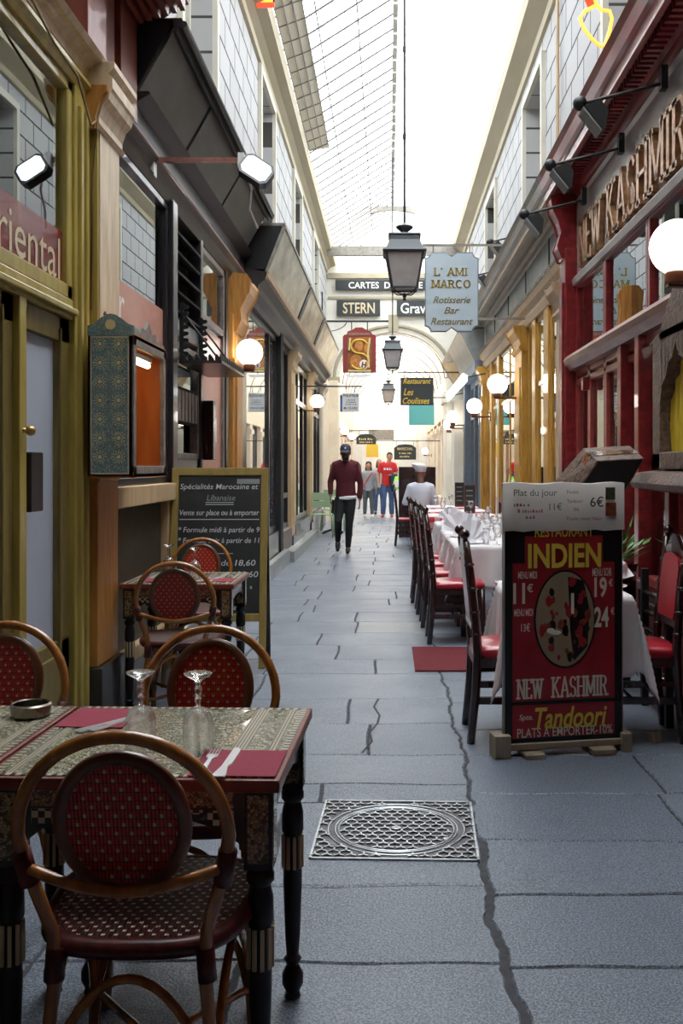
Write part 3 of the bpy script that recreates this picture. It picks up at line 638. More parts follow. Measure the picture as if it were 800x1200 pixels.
cv.prism([(-1.6, 2.72), (-1.50, 2.74), (-1.46, 2.85), (-1.47, 2.95), (-1.43, 3.03), (-1.38, 3.12), (-1.36, 3.22), (-1.4, 3.28), (-1.6, 3.3)], 'y', 9.66, 10.2); pw = struct('trim_24', cv, 'orangewood', bevel=.012); part('plinth', bxs(((-1.66, 9.52, 0), (-1.48, 10.32, .35))), 'blackpaint', pw)
w6 = front('window_26', GL, -1, (10.66, 13.7), .5, 3.2, 'blackpaint', 'pane_hazy', .07, (12.9,)); part('stall_riser', bxs(((-1.66, 10.66, 0), (-1.52, 13.7, .5))), 'blackpaint', w6)
part('display_backdrop', bxs(((-2.1, 10.8, .5), (-2.08, 13.6, 3.1))), 'roompale', w6)
ps = MB(); ps.box((-1.66, 13.7, 0), (-1.5, 14.0, 3.3)); struct('trim_25', ps, 'blackmatte')
w7 = front('window_27', GL, -1, (14.0, 15.3), .45, 3.2, 'blackpaint', 'pane', .08, (14.6,), (.95,)); part('stall_riser', bxs(((-1.66, 14.0, 0), (-1.5, 15.3, .45))), 'greywood', w7)
def pilaster(nm, X, s, y0, y1, zt, mt, plinth='blackpaint'):
    q = MB(); a, b_ = sorted((X+s*.06, X-s*.09)); q.box((a, y0, .3), (b_, y1, zt-.28)); a2, b2 = sorted((X+s*.06, X-s*.11)); q.box((a2, y0+.08, .5), (b2, y1-.08, zt-.5))
    P = [(X+s*.06, zt-.3), (X-s*.10, zt-.3), (X-s*.12, zt-.26), (X-s*.10, zt-.22), (X-s*.12, zt-.14), (X-s*.18, zt-.06), (X-s*.19, zt), (X+s*.06, zt)]
    q.prism(P, 'y', y0-.04, y1+.04); a3, b3 = sorted((X+s*.06, X-s*.12)); o_ = struct(nm, q, mt, bevel=.01); part('plinth', bxs(((a3, y0-.03, 0), (b3, y1+.03, .3))), plinth, o_); return o_
pilaster('trim_26', GL, -1, 15.35, 15.95, 3.2, 'tan'); 
w8 = front('window_28', GL, -1, (15.95, 18.9), .45, 3.15, 'blackpaint', 'pane', .1, (17.0, 18.0), (2.5,)); part('stall_riser', bxs(((-1.66, 15.95, 0), (-1.5, 18.9, .45))), 'blackpaint', w8)
pilaster('trim_27', GL, -1, 18.95, 19.55, 3.2, 'tan')
w9 = front('window_29', GL, -1, (19.55, 22.3), .45, 3.15, 'blackpaint', 'pane', .1, (20.5, 21.4), (2.5,)); part('stall_riser', bxs(((-1.66, 19.55, 0), (-1.5, 22.3, .45))), 'blackpaint', w9)
pilaster('trim_28', GL, -1, 22.35, 23.1, 3.25, 'peach')
q = MB(); q.box((-1.7, 23.1, 0), (-1.52, YE, 3.55)); q.box((-1.52, 25.2, 0), (-1.3, YE, 3.6)); struct('wall_left_end', q, 'peach')
# ledge under the light-box signs
q = MB(); q.prism([(-1.66, 3.18), (-1.52, 3.2), (-1.50, 3.26), (-1.42, 3.30), (-1.40, 3.36), (-1.33, 3.42), (-1.31, 3.5), (-1.66, 3.56)], 'y', 10.6, 22.3); struct('trim_29', q, 'darkfascia')
q = MB(); q.prism([(-1.34, 3.42), (-1.30, 3.44), (-1.29, 3.5), (-1.34, 3.5)], 'y', 10.6, 22.3); struct('trim_30', q, 'beigewood')
q = MB(); q.box((-1.5, 14.2, 0), (-1.36, 19.2, .16)); q.box((-1.5, 10.6, 0), (-1.42, 14.2, .2)); struct('trim_31', q, 'graymetal')

# big slanted dark fascia
fa = wthing('slanted_fascia', 'long black slanted fascia with three grey panels above the second shop on the left', 'shop fascia', (-1.6, 6.0, 3.6))
q = MB(); q.prism([(-1.66, 4.13), (-1.30, 4.14), (-1.55, 3.70), (-1.66, 3.70)], 'y', 6.0, 10.58); part('carcass', q, 'blackmatte', fa)
for (a, b_) in ((6.03, 7.28), (7.34, 8.84), (8.90, 10.5)):
    q = MB(); q.prism([(-1.325, 4.09), (-1.313, 4.083), (-1.543, 3.685), (-1.555, 3.692)], 'y', a, b_); part('panel', q, 'greypanel', fa)
q = MB(); q.prism([(-1.66, 4.13), (-1.26, 4.13), (-1.235, 4.08), (-1.25, 4.06), (-1.275, 4.08), (-1.29, 4.04), (-1.31, 4.05), (-1.31, 4.12)], 'y', 5.98, 10.6); q.tube([(-1.25, 6, 4.1), (-1.25, 10.6, 4.1)], .022, 8); part('top_moulding', q, 'darkfascia', fa)
q = MB(); q.prism([(-1.66, 3.70), (-1.47, 3.70), (-1.46, 3.685), (-1.60, 3.60), (-1.66, 3.60)], 'y', 6.02, 10.6); part('soffit_board', q, 'darkfascia', fa)
# light-box signs further along
LBG = 'sloping box signs over the left shops'
for i, (a, b_, lb) in enumerate(((10.62, 14.2, 'pale sloping box sign with a black end, nearest of the row over the left shops'), (14.4, 17.2, 'pale sloping box sign in the middle of the row over the left shops'), (17.4, 22.2, 'pale sloping box sign furthest along over the left shops'))):
    t = wthing('box_sign', lb, 'sign', (-1.6, a, 3.5), LBG)
    q = MB(); q.prism([(-1.66, 4.0), (-1.16, 4.0), (-1.34, 3.53), (-1.66, 3.53)], 'y', a, b_); part('box', q, 'blackmatte', t)
    q = MB(); q.prism([(-1.145, 4.0), (-1.135, 3.99), (-1.325, 3.515), (-1.335, 3.52)], 'y', a+.14, b_-.02); part('face', q, 'whitesignpanel', t)
    q = MB(); q.prism([(-1.14, 4.03), (-1.11, 4.0), (-1.31, 3.5), (-1.34, 3.5), (-1.145, 4.0)], 'y', a, a+.05); q.box((-1.66, a, 4.0), (-1.12, b_, 4.03)); part('edging', q, 'graymould', t)
    if i == 0: q = MB(); q.prism([(-1.25, 3.88), (-1.235, 3.84), (-1.31, 3.6), (-1.33, 3.64)], 'y', a+.2, a+.5); part('emblem', q, 'blackmatte', t)

# ================================================================ RIGHT SHOPFRONTS
Y1 = 9.30
def cornice(nm, mt, y0, y1, dx=0):
    q = MB(); q.prism([(1.9, 3.40), (1.77, 3.40), (1.77, 3.85), (1.72, 3.88), (1.70, 3.92), (1.66, 3.93), (1.64, 3.965), (1.54, 3.97), (1.52, 3.90), (1.49, 3.905), (1.48, 3.99), (1.45, 4.0), (1.43, 4.08), (1.40, 4.12), (1.9, 4.17)], 'y', y0, y1); return struct(nm, q, mt)
c1 = cornice('trim_40', 'kred', -4, Y1+.05)
q = MB(); y = -1
while y < Y1: q.box((1.56, y, 3.905), (1.655, y+.035, 3.965)); y += .075
part('dentils', q, 'kred', c1)
q = MB(); q.box((1.485, -4, 3.905), (1.52, Y1, 3.925)); part('fillet', q, 'rail', c1)
q = MB(); q.prism([(1.76, 3.80), (1.74, 3.80), (1.72, 3.84), (1.76, 3.87)], 'y', -4, Y1); part('picture_rail', q, 'silverboard', c1)
c2 = cornice('trim_41', 'graymould', Y1+.05, 17.6); q = MB(); q.box((1.485, Y1+.05, 3.905), (1.52, 17.6, 3.93)); part('fillet', q, 'beigewood', c2)
# name board with raised letters
nb = wthing('name_board', 'silvery shop board with raised copper capitals under the red cornice', 'shop sign', (1.75, 6, 3.05))
q = MB(); q.box((1.73, 2.0, 3.10), (1.76, 9.02, 3.80)); part('board', q, 'silverboard', nb)
q = MB(); q.prism([(1.75, 3.05), (1.69, 3.05), (1.68, 3.10), (1.70, 3.13), (1.75, 3.12)], 'y', 2, 9.02); part('lower_moulding', q, 'silverboard', nb)
for wd, ya, yb in (('NEW', 8.72, 7.80), ('KASHMIR', 7.62, 5.55)):
    x = ya; tot = sum(SER[c][0] for c in wd); 
    for chh in wd:
        wd_ = (ya-yb)*SER[chh][0]/tot
        part('letter', serif_mb(chh, wd_, .40, .06, .04, frame_m((1.725, x, 3.16), *FR)), 'copperletter', nb); x -= wd_
# red posts, rails, windows
q = MB(); q.box((1.62, 9.0, 0), (1.82, 9.28, 3.4)); q.box((1.60, 9.06, .6), (1.64, 9.22, 3.1)); q.prism([(1.8, 3.3), (1.6, 3.32), (1.56, 3.42), (1.6, 3.55), (1.57, 3.66), (1.52, 3.76), (1.5, 3.88), (1.8, 3.9)], 'y', 9.02, 9.28); struct('trim_42', q, 'kred', bevel=.012)
q = MB(); q.prism([(1.8, 2.26), (1.66, 2.27), (1.62, 2.32), (1.60, 2.36), (1.63, 2.40), (1.8, 2.41)], 'y', 2.0, 9.0); struct('trim_43', q, 'rail')
ups = (9.0, 7.8, 6.5, 5.2, 3.9, 2.6)
for k in range(5): front('window_%d' % (30+k), GR, 1, (ups[k+1], ups[k]), 2.40, 3.08, 'kred', 'pane_strong', .055)
q = MB(); q.box((1.78, 2, 3.04), (1.79, 9, 3.4)); struct('trim_44', q, 'kred')
lo = ((8.40, 9.0), (7.78, 8.40), (7.08, 7.78), (6.58, 7.08), (5.86, 6.58), (5.0, 5.86), (4.1, 5.0), (3.2, 4.1))
for k, (a, b_) in enumerate(lo): front('window_%d' % (36+k), GR, 1, (a, b_), .62, 2.27, 'kredlight', 'pane_strong', .055, (), (2.16,) if k < 4 else ())
for k, (y, wd) in enumerate(((7.08, .12), (6.58, .12), (5.86, .1), (5.0, .1), (4.1, .1))):
    q = MB(); q.box((1.66, y-wd/2, .1), (1.8, y+wd/2, 2.27)); struct('trim_%d' % (45+k), q, 'kred', bevel=.01)
q = MB(); q.box((1.68, 2, 0), (1.84, 9.0, .62)); 
for (a, b_) in lo: q.box((1.66, a+.09, .14), (1.69, b_-.09, .52))
q.box((1.62, 2, .60), (1.84, 9.0, .66)); struct('wall_right_riser', q, 'kred', bevel=.008)
q = MB(); q.box((1.72, -4, 0), (1.9, 2.6, 3.4)); struct('wall_right_base', q, 'kred')
# ochre restaurant front
fb = MB(); fb.box((1.74, Y1+.1, 3.38), (1.78, 17.4, 3.86)); fo = struct('trim_55', fb, 'graymetal')
for y in (10.6, 12.4, 14.2, 16): part('seam', bxs(((1.73, y, 3.40), (1.745, y+.04, 3.86))), 'iron', fo)
q = MB(); q.prism([(1.82, 3.12), (1.70, 3.12), (1.68, 3.2), (1.69, 3.26), (1.64, 3.30), (1.62, 3.37), (1.82, 3.39)], 'y', Y1, 17.5); ar = struct('trim_56', q, 'beigewood')
q = MB(); y = Y1+.1
while y < 17.4: q.box((1.60, y, 3.375), (1.64, y+.05, 3.41)); y += .12
part('bead_row', q, 'graymould', ar)
pilaster('trim_57', GR, 1, 9.36, 9.72, 3.14, 'beigewood', 'ochre')
segs = ((9.72, 10.52), (10.85, 11.45), (11.72, 12.2), (12.95, 15.2), (15.5, 16.3), (16.6, 17.3))
for k, (a, b_) in enumerate(segs): front('window_%d' % (50+k), GR, 1, (a, b_), .55, 3.12, 'ochre', 'pane_strong', .06, ((a+b_)/2,) if k == 3 else (), (2.35,) if k in (1, 3, 4, 5) else (), .03)
for k, (a, b_) in enumerate(((10.52, 10.85), (11.45, 11.72), (15.2, 15.5), (16.3, 16.6))): q = MB(); q.box((1.71, a, 0), (1.82, b_, 3.14)); struct('trim_%d' % (60+k), q, 'ochre', bevel=.01)
pilaster('trim_64', GR, 1, 12.25, 12.9, 3.14, 'ochre', 'beigewood'); pilaster('trim_65', GR, 1, 17.3, 17.65, 3.14, 'ochre', 'beigewood')
q = MB(); q.box((1.68, 9.7, 0), (1.84, 17.3, .55)); struct('wall_right_riser_ochre', q, 'ochre', bevel=.01)
# slate-blue front beyond, then cream piers
w_ = front('window_60', GR, 1, (17.7, 20.6), .4, 3.1, 'slate', 'pane', .12, (18.6, 19.6), (2.4,)); part('stall_riser', bxs(((1.68, 17.7, 0), (1.84, 20.6, .4))), 'slate', w_)
q = MB(); q.box((1.6, 20.6, 0), (1.84, 21.0, 3.1)); q.box((1.55, 17.65, 3.1), (1.84, 22.4, 3.3)); struct('trim_66', q, 'slate')
w_ = front('window_61', GR, 1, (21.0, 22.4), .4, 3.1, 'ochre', 'pane', .1, (21.7,)); part('stall_riser', bxs(((1.68, 21, 0), (1.84, 22.4, .4))), 'ochre', w_)
q = MB(); q.box((1.50, 22.4, 0), (1.9, 23.3, 3.3)); q.box((1.42, 22.3, 2.9), (1.9, 23.4, 3.1)); q.box((1.45, 24.6, 0), (1.9, YE, 3.6)); q.box((1.38, 24.5, 3.0), (1.9, YE, 3.25)); q.box((1.74, 23.3, 0), (1.9, 24.6, 3.3)); struct('wall_right_end', q, 'archcream')
q = MB(); q.box((1.74, 17.6, 3.3), (1.9, YE, 4.0)); struct('trim_67', q, 'cream')
q = MB(); q.prism([(1.9, 3.9), (1.5, 3.92), (1.42, 4.05), (1.4, 4.12), (1.9, 4.16)], 'y', 17.6, YE); struct('trim_68', q, 'graymould')
q = MB(); q.prism([(1.8, 3.3), (1.56, 3.3), (1.28, 3.86), (1.8, 3.9)], 'y', 17.8, 21.0); solo('sloping_signboard', q, 'graymetal', 'plain grey sloping signboard above the slate-blue shopfront on the right', 'sign', (1.6, 17.8, 3.3))
q = MB(); q.prism([(1.8, 3.2), (1.5, 3.2), (1.2, 3.7), (1.8, 3.75)], 'y', 22.0, 22.35); solo('sloping_signboard', q, 'tan', 'dull tan sloping signboard just before the arch on the right', 'sign', (1.6, 22, 3.2))
# ================================================================ BISTRO CHAIRS AND INLAID TABLES (left)
def circ(cx, cz, rx, rz, y, a0=0, a1=360, n=40, yf=None):
    return [(cx+rx*math.cos(math.radians(a0+(a1-a0)*i/n)), (yf(cz+rz*math.sin(math.radians(a0+(a1-a0)*i/n))) if yf else y), cz+rz*math.sin(math.radians(a0+(a1-a0)*i/n))) for i in range(n+(0 if a1-a0 == 360 else 1))]
def back_y(z): return -.195-.24*(z-.47)
def make_rattan():
    r = thing('bistro_chair', 'x', 'chair', (0, 0, 0), 'rattan bistro chairs with red woven backs')
    # seat
    def outline(sc, n=40):
        out = []
        for i in range(n):
            a = 2*PI*i/n; c, s_ = math.cos(a), math.sin(a); e = .62
            x = math.copysign(abs(c)**e, c); y = math.copysign(abs(s_)**e, s_); wx = .205+.02*y
            out.append((x*wx*sc, y*.205*sc))
        return out
    q = MB(); q.prism(outline(.93), 'z', .435, .462); q.v = [(x, y, z+.018) for x, y, z in q.v]; part('woven_seat', q, 'weave_seat', r, bevel=.006)
    q = MB(); q.tube([(x, y, .462) for x, y in outline(1.0)], .020, 10, closed=True); part('seat_rim', q, 'binding', r, smooth=True)
    # outer hoop running down into the rear legs
    L = [(-.185, -.245, 0), (-.165, -.215, .22), (-.145, -.20, .42), (-.15, -.205, .50), (-.175, back_y(.58), .58), (-.197, back_y(.68), .68)]
    arcp = [(.20*math.cos(math.radians(a)), back_y(.70+.20*math.sin(math.radians(a))), .70+.20*math.sin(math.radians(a))) for a in range(180, -1, -9)]
    P = L+arcp+[(-x, y, z) for x, y, z in reversed(L)]
    q = MB(); q.tube(P, .0135, 10); part('back_hoop', q, 'rattan', r, smooth=True)
    q = MB(); q.tube(circ(0, .725, .118, .134, 0, 0, 360, 40, back_y), .0145, 10, closed=True); part('oval_rim', q, 'rattan_dark', r, smooth=True)
    n = 36; q = MB(); vs = []
    for d in (-.006, .006):
        for k in range(n): a = 2*PI*k/n; z = .725+.130*math.sin(a); vs.append((.114*math.cos(a), back_y(z)+d, z))
    q.add(vs, [tuple(range(n)), tuple(range(2*n-1, n-1, -1))]+[(i, (i+1) % n, n+(i+1) % n, n+i) for i in range(n)]); part('woven_back', q, 'weave_back', r)
    # curved cross rail under the oval, arms of the hoop
    q = MB(); q.tube([(-.19+.38*i/16, back_y(.6)-.012-.03*math.sin(PI*i/16), .635-.035*math.sin(PI*i/16)) for i in range(17)], .0115, 9); part('back_rail', q, 'rattan', r, smooth=True)
    for s in (-1, 1):
        q = MB(); q.tube([(s*.165, .15, .46), (s*.178, .175, .25), (s*.19, .185, 0)], [.015, .014, .0135], 10); q.tube([(s*.166, .152, .43), (s*.168, .156, .40)], .019, 10); part('leg', q, 'rattan', r, smooth=True)
        q = MB(); q.tube([(s*.145, -.2, .465), (s*.15, -.2, .40)], .019, 10); part('binding', q, 'binding', r, smooth=True)
        q = MB(); q.tube([(s*.197, back_y(.67), .67), (s*.185, back_y(.61), .60)], .0185, 10); part('binding', q, 'binding', r, smooth=True)
    def bow(a, b_, zt, zb, r_=.009): return [(a[0]+(b_[0]-a[0])*i/14, a[1]+(b_[1]-a[1])*i/14, zb+(zt-zb)*math.sin(PI*i/14)**.55) for i in range(15)]
    q = MB(); q.tube(bow((-.165, -.215), (.165, -.215), .41, .15), .0095, 8); q.tube(bow((-.18, .175), (.18, .175), .41, .16), .0095, 8)
    for s in (-1, 1): q.tube(bow((s*.165, -.21), (s*.18, .175), .40, .15), .0095, 8)
    part('bow_brace', q, 'rattan', r, smooth=True)
    q = MB(); q.tube([(-.165, -.2, .17), (.185, .17, .19)], .009, 8); q.tube([(.165, -.2, .17), (-.185, .17, .19)], .009, 8); part('stretcher', q, 'rattan', r, smooth=True)
    return r
rc = make_rattan(); rc['label'] = 'rattan bistro chair nearest the camera, seen from behind in front of the inlaid table'; rc.location = (-.502, 2.11, 0)
instance(rc, (-.54, 2.72, 0), PI, 'rattan bistro chair on the far side of the nearest table, directly behind two upturned glasses')
instance(rc, (-1.205, 2.80, 0), PI, 'rattan bistro chair cut by the left edge, behind the metal ashtray')
instance(rc, (-1.165, 2.27, 0), .0, 'rattan bistro chair at the bottom left corner, only a seat edge and leg showing')
instance(rc, (-1.12, 5.33, 0), .06, 'rattan bistro chair in front of the small farther table, back towards us')
instance(rc, (-1.25, 6.40, 0), PI+.08, 'rattan bistro chair behind the small farther table, against the chalkboard')

def make_table():
    r = thing('inlaid_table', 'x', 'table', (0, 0, 0), 'marquetry tables of the restaurant on the left')
    q = MB(); q.box((-.315, -.305, .722), (.315, .305, .7495)); part('tabletop', q, 'redbrown', r, bevel=.004)
    t = part('marquetry', MB().box((-.303, -.293, .7490), (.303, .293, .7505)), 'mosaic', r)
    for bb, mm in ((((-.303, -.293, .7490), (-.288, .293, .7512)), 'checks_y'), (((.288, -.293, .7490), (.303, .293, .7512)), 'checks_y'), (((-.288, -.293, .7490), (.288, -.278, .7512)), 'checks_x'), (((-.288, .278, .7490), (.288, .293, .7512)), 'checks_x')): part('inlay_border', bxs(bb), mm, t)
    for s in (-1, 1): part('inlay_band', bxs(((s*.20-.028, -.278, .7490), (s*.20+.006, .278, .7510))), 'lines_x', t); part('inlay_band', bxs(((s*.265-.008, -.278, .7490), (s*.265+.012, .278, .7510))), 'lines_x', t)
    for ax in (0, 1):
        for s in (-1, 1):
            q = MB(); A = [(-.235, .722), (-.235, .60), (-.19, .635), (-.12, .655), (0, .662), (.12, .655), (.19, .635), (.235, .60), (.235, .722)]
            if ax == 0: q.prism(A, 'y', s*.27-.008, s*.27+.008)
            else: q.prism(A, 'x', s*.28-.008, s*.28+.008)
            ap = part('apron', q, 'blackpaint', r)
            q = MB(); d = .0095
            if ax == 0: q.box((-.215, s*.27-d, .682), (.215, s*.27+d, .715))
            else: q.box((s*.28-d, -.205, .682), (s*.28+d, .205, .715))
            part('inlay_strip', q, 'mosaic_panel', ap)
            if ax == 0: part('inlay_chequer', bxs(((-.215, s*.27-d, .645), (-.16, s*.27+d, .676)), ((.16, s*.27-d, .645), (.215, s*.27+d, .676)), ((-.15, s*.27-d, .668), (.15, s*.27+d, .677))), 'chess', ap)
    for sx_ in (-1, 1):
        for sy in (-1, 1):
            q = MB(); x, y = sx_*.268, sy*.258; q.box((x-.03, y-.03, .555), (x+.03, y+.03, .722))
            q.lathe([(.024, .56), (.022, .55), (.030, .54), (.030, .525), (.022, .515), (.028, .49), (.029, .44), (.024, .43), (.025, .30), (.020, .16), (.016, .11), (.024, .10), (.016, .085), (.028, .06), (.028, .035), (.018, .015), (.022, 0)], 16, (x, y, 0))
            lg = part('leg', q, 'black', r, smooth='auto')
            q = MB(); q.box((x-.022, y-.032, .57), (x+.022, y+.032, .712)); q.box((x-.032, y-.022, .57), (x+.032, y+.022, .712)); part('inlay_panel', q, 'mosaic_panel', lg)
            q = MB()
            for k in range(10): a = 2*PI*k/10; q.cbox((x+.0265*math.cos(a), y+.0265*math.sin(a), .385), (.006, .008, .085), a)
            part('inlay_stripes', q, 'signcream', lg)
    return r
TA = math.radians(-2); TC = (-.53, 2.345)
tb0 = make_table(); tb0['label'] = 'inlaid marquetry table nearest the camera, with two upturned glasses on it'; tb0.location = (TC[0], TC[1], 0); tb0.rotation_euler = (0, 0, TA)
def tp(x, y, z=.7515): return (TC[0]+x*math.cos(TA)-y*math.sin(TA), TC[1]+x*math.sin(TA)+y*math.cos(TA), z)
lt = tp(-.637, .0, 0); instance(tb0, lt, TA, 'inlaid marquetry table at the left edge, with the metal ashtray on it')
T2 = (-1.165, 5.70); instance(tb0, (T2[0], T2[1], 0), 0, 'smaller-looking inlaid table farther back, standing before the chalkboard')
def napkin(loc, w_, d_, rz, label):
    q = MB(); n = 8; r = random.Random(int(loc[0]*1000)); vs = []
    for lv in (0, .0016):
        for k in range(4*n):
            sd, t = divmod(k, n); t /= n; c = [(-.5+t, -.5), (.5, -.5+t), (.5-t, .5), (-.5, .5-t)][sd]; vs.append((c[0]*w_+r.uniform(-.0008, .0008), c[1]*d_+r.uniform(-.0008, .0008), lv))
    m_ = 4*n; q.add(vs, [tuple(range(m_-1, -1, -1)), tuple(range(m_, 2*m_))]+[(i, (i+1) % m_, m_+(i+1) % m_, m_+i) for i in range(m_)])
    o_ = part('paper_napkin', q, 'napkin', None); o_.location = loc; o_.rotation_euler = (0, 0, rz); return tag(o_, label, 'napkin', 'dark pink paper napkins')
napkin(tp(.212, -.20, .7525), .185, .185, TA, 'dark pink napkin under the fork and knife at the right end of the nearest table')
napkin(tp(-.215, .17, .7525), .17, .185, TA-.04, 'dark pink napkin behind the left-hand upturned glass on the nearest table')
napkin(tp(-.83, -.05, .7525), .17, .20, TA, 'dark pink napkin on the table at the left edge')
napkin((T2[0]+.20, T2[1]-.13, .7525), .17, .17, 0, 'dark pink napkin on the table before the chalkboard')
napkin((T2[0]-.15, T2[1]-.13, .7525), .17, .17, 0, 'dark pink napkin half hidden by the chair back at the table before the chalkboard')
def fork(loc, rz, label, grp='forks'):
    q = MB(); q.prism([(-.011, -.10), (.011, -.10), (.012, -.085), (.0045, -.045), (.004, .02), (.012, .035), (.012, .052), (-.012, .052), (-.012, .035), (-.004, .02), (-.0045, -.045), (-.012, -.085)], 'z', 0, .0025)
    for k in range(4): x = -.0105+k*.007; q.box((x-.0014, .05, 0), (x+.0014, .092, .0025))
    o_ = part('fork', q, 'steel', None, bevel=.0008, seg=1); o_.location = loc; o_.rotation_euler = (0, 0, rz); tag(o_, label, 'fork', grp)
def knife(loc, rz, label):
    q = MB(); q.prism([(-.012, -.10), (.012, -.10), (.013, -.085), (.0055, -.03), (.011, -.01), (.011, .085), (.004, .105), (-.006, .105), (-.0065, -.03), (-.013, -.085)], 'z', 0, .003)
    o_ = part('knife', q, 'steel', None, bevel=.0008, seg=1); o_.location = loc; o_.rotation_euler = (0, 0, rz); tag(o_, label, 'knife', 'table knives')
fork(tp(.145, -.20, .7545), -.02, 'steel fork beside the knife at the right end of the nearest table')
knife(tp(.188, -.205, .7545), -.04, 'steel knife lying on the dark pink napkin nearest the camera')
fork(tp(-.145, .125, .7545), -.55, 'steel fork poking out beside the left-hand upturned glass')
knife(tp(-.17, .115, .7545), -.62, 'steel knife lying on the napkin behind the left-hand upturned glass')
fork((T2[0]+.12, T2[1]-.12, .7545), -.2, 'small steel fork on the table before the chalkboard')
knife((T2[0]+.17, T2[1]-.12, .7545), -.1, 'small steel knife on the table before the chalkboard')
def goblet():
    r = thing('wine_glass', 'x', 'glass', (0, 0, 0), 'upturned wine glasses on the inlaid tables')
    q = MB(); q.lathe([(.0325, 0), (.0345, .03), (.035, .06), (.032, .08), (.022, .094), (.008, .10), (.006, .1015), (.0045, .098), (.020, .0905), (.0295, .078), (.0325, .06), (.032, .03), (.030, 0)], 28, cap=False); q.add([], []); part('bowl', q, 'glassware', r, smooth=True)
    q = MB(); q.lathe([(.007, .100), (.0055, .108), (.011, .115), (.0065, .122), (.0085, .132), (.010, .14), (.006, .148), (.0075, .153), (.006, .158)], 16); part('stem', q, 'glassware', r, smooth=True)
    q = MB(); q.lathe([(.006, .157), (.012, .162), (.028, .171), (.0325, .1745), (.0325, .1765), (.006, .1775)], 28); part('foot', q, 'glassware', r, smooth=True)
    return r
g0 = goblet(); g0['label'] = 'upturned wine glass on the nearest table, the right-hand one of its pair'; g0.location = tp(.10, -.105, .7515)
instance(g0, tp(-.035, -.095, .7515), 0, 'upturned wine glass on the nearest table, the left-hand one of its pair')
instance(g0, (T2[0]+.045, T2[1]-.02, .7515), 0, 'upturned wine glass on the farther inlaid table, in front of the chair against the chalkboard')
instance(g0, (T2[0]-.16, T2[1]+.22, .7515), 0, 'upturned wine glass far left on the farther inlaid table, mostly hidden by a chair')
q = MB(); q.lathe([(.044, 0), (.050, .004), (.052, .03), (.047, .034), (.044, .031), (.044, .006), (.002, .006)], 32); o_ = solo('ashtray', q, 'pewter', 'round metal ashtray on the table at the left edge', 'ashtray', (0, 0, 0), smooth='auto'); o_.location = tp(-.405, .19, .7515)

# ================================================================ CHALKBOARD
cbt = thing('chalkboard', 'folding chalkboard in an olive wooden frame with a handwritten menu, beside the farther inlaid table', 'chalkboard', (-1.19, 6.78, 0), None, .02)
H = 1.40; W2 = .315; lean = math.atan2(.20, H)
Rm = Matrix.Rotation(-lean, 4, 'X')
def cbx(a, b_): return MB().box(a, b_, Rm)
q = MB(); 
for s in (-1, 1): q.box((s*W2-.025 if s > 0 else s*W2-.025, -.012, 0), (s*W2+.025, .012, H), Rm)
q.box((-W2, -.011, H-.055), (W2, .011, H), Rm); q.box((-W2, -.011, .32), (W2, .011, .375), Rm); part('front_frame', q, 'chalkframe', cbt, bevel=.004)
bd = part('board', MB().box((-W2+.02, -.004, .37), (W2-.02, .006, H-.05), Rm), 'slateboard', cbt)
R2 = Matrix.Translation((0, .42, 0)) @ Matrix.Rotation(math.atan2(.42-.20-.015, H), 4, 'X')
q = MB()
for s in (-1, 1): q.box((s*W2-.02, -.012, 0), (s*W2+.02, .012, H-.02), R2)
q.box((-W2, -.01, H-.08), (W2, .01, H-.03), R2); q.box((-W2, -.01, .32), (W2, .01, .37), R2); q.box((-W2+.02, -.003, .36), (W2-.02, .003, H-.06), R2); part('rear_frame', q, 'darkwood', cbt)
def chalk(s, x, z, w_, h, mt='chalk', sh=.15):
    m_ = Rm @ frame_m((x, -.0055, z), *FCAM); part('chalk_writing', text_mb(s, w_, h, .0008, m_, sh, .004), mt, bd)
chalk('Spécialités Marocaine et', -.28, 1.235, .55, .05); chalk('Libanaise', -.09, 1.165, .2, .042, 'chalkdim')
chalk('Vente sur place ou à emporter', -.28, 1.05, .56, .05)
chalk('* Formule midi à partir de 9', -.285, .93, .57, .05); chalk('* Formule soir à partir de 11', -.285, .855, .57, .05)
chalk('*', -.285, .71, .025, .03); chalk('de 18,60', .02, .70, .24, .048); chalk('*', -.285, .63, .025, .03); chalk('de 11,60', .04, .62, .24, .048); chalk('#abc', -.02, .545, .26, .035, 'chalkdim'); chalk('12€', .08, .485, .09, .045); chalk('#ab', .09, .40, .10, .03, 'chalkdim')
q = MB()
for x0, x1, z in ((-.10, .10, 1.15), (-.28, .28, 1.03), (-.03, .10, .79), (-.1, .1, 1.135)): q.box((x0, -.0055, z), (x1, -.0045, z+.005), Rm)
part('underlining', q, 'chalk', bd)
q = MB(); q.box((.12, -.0055, 1.285), (.28, -.0045, 1.32), Rm); part('tape_strip', q, 'chalkdim', bd)

# ================================================================ MENU CABINET on the pilaster
mc = wthing('menu_cabinet', 'wall cabinet inlaid in blue mosaic with a lit orange interior, fixed to the pilaster', 'display cabinet', (-1.5, 4.9, 1.35))
X0, X1, Ya, Yb, Z0, Z1 = -1.50, -1.27, 4.90, 5.60, 1.35, 2.05
q = MB(); q.box((X0, Ya, Z0), (X1-.01, Ya+.025, Z1)); sp_ = part('side_panel', q, 'blackpaint', mc)
ip = part('mosaic_face', MB().box((X0+.018, Ya-.006, Z0+.015), (X1-.028, Ya+.0, Z1-.01)), 'mosaic_blue', sp_)
q = MB()
for (a, b_) in (((X0+.014, Ya-.008, Z0+.01), (X0+.019, Ya, Z1-.005)), ((X1-.03, Ya-.008, Z0+.01), (X1-.025, Ya, Z1-.005)), ((X0+.014, Ya-.008, Z0+.008), (X1-.025, Ya, Z0+.015)), ((X0+.014, Ya-.008, Z1-.01), (X1-.025, Ya, Z1-.003))): q.box(a, b_)
part('inlay_line', q, 'signcream', sp_)
q = MB()
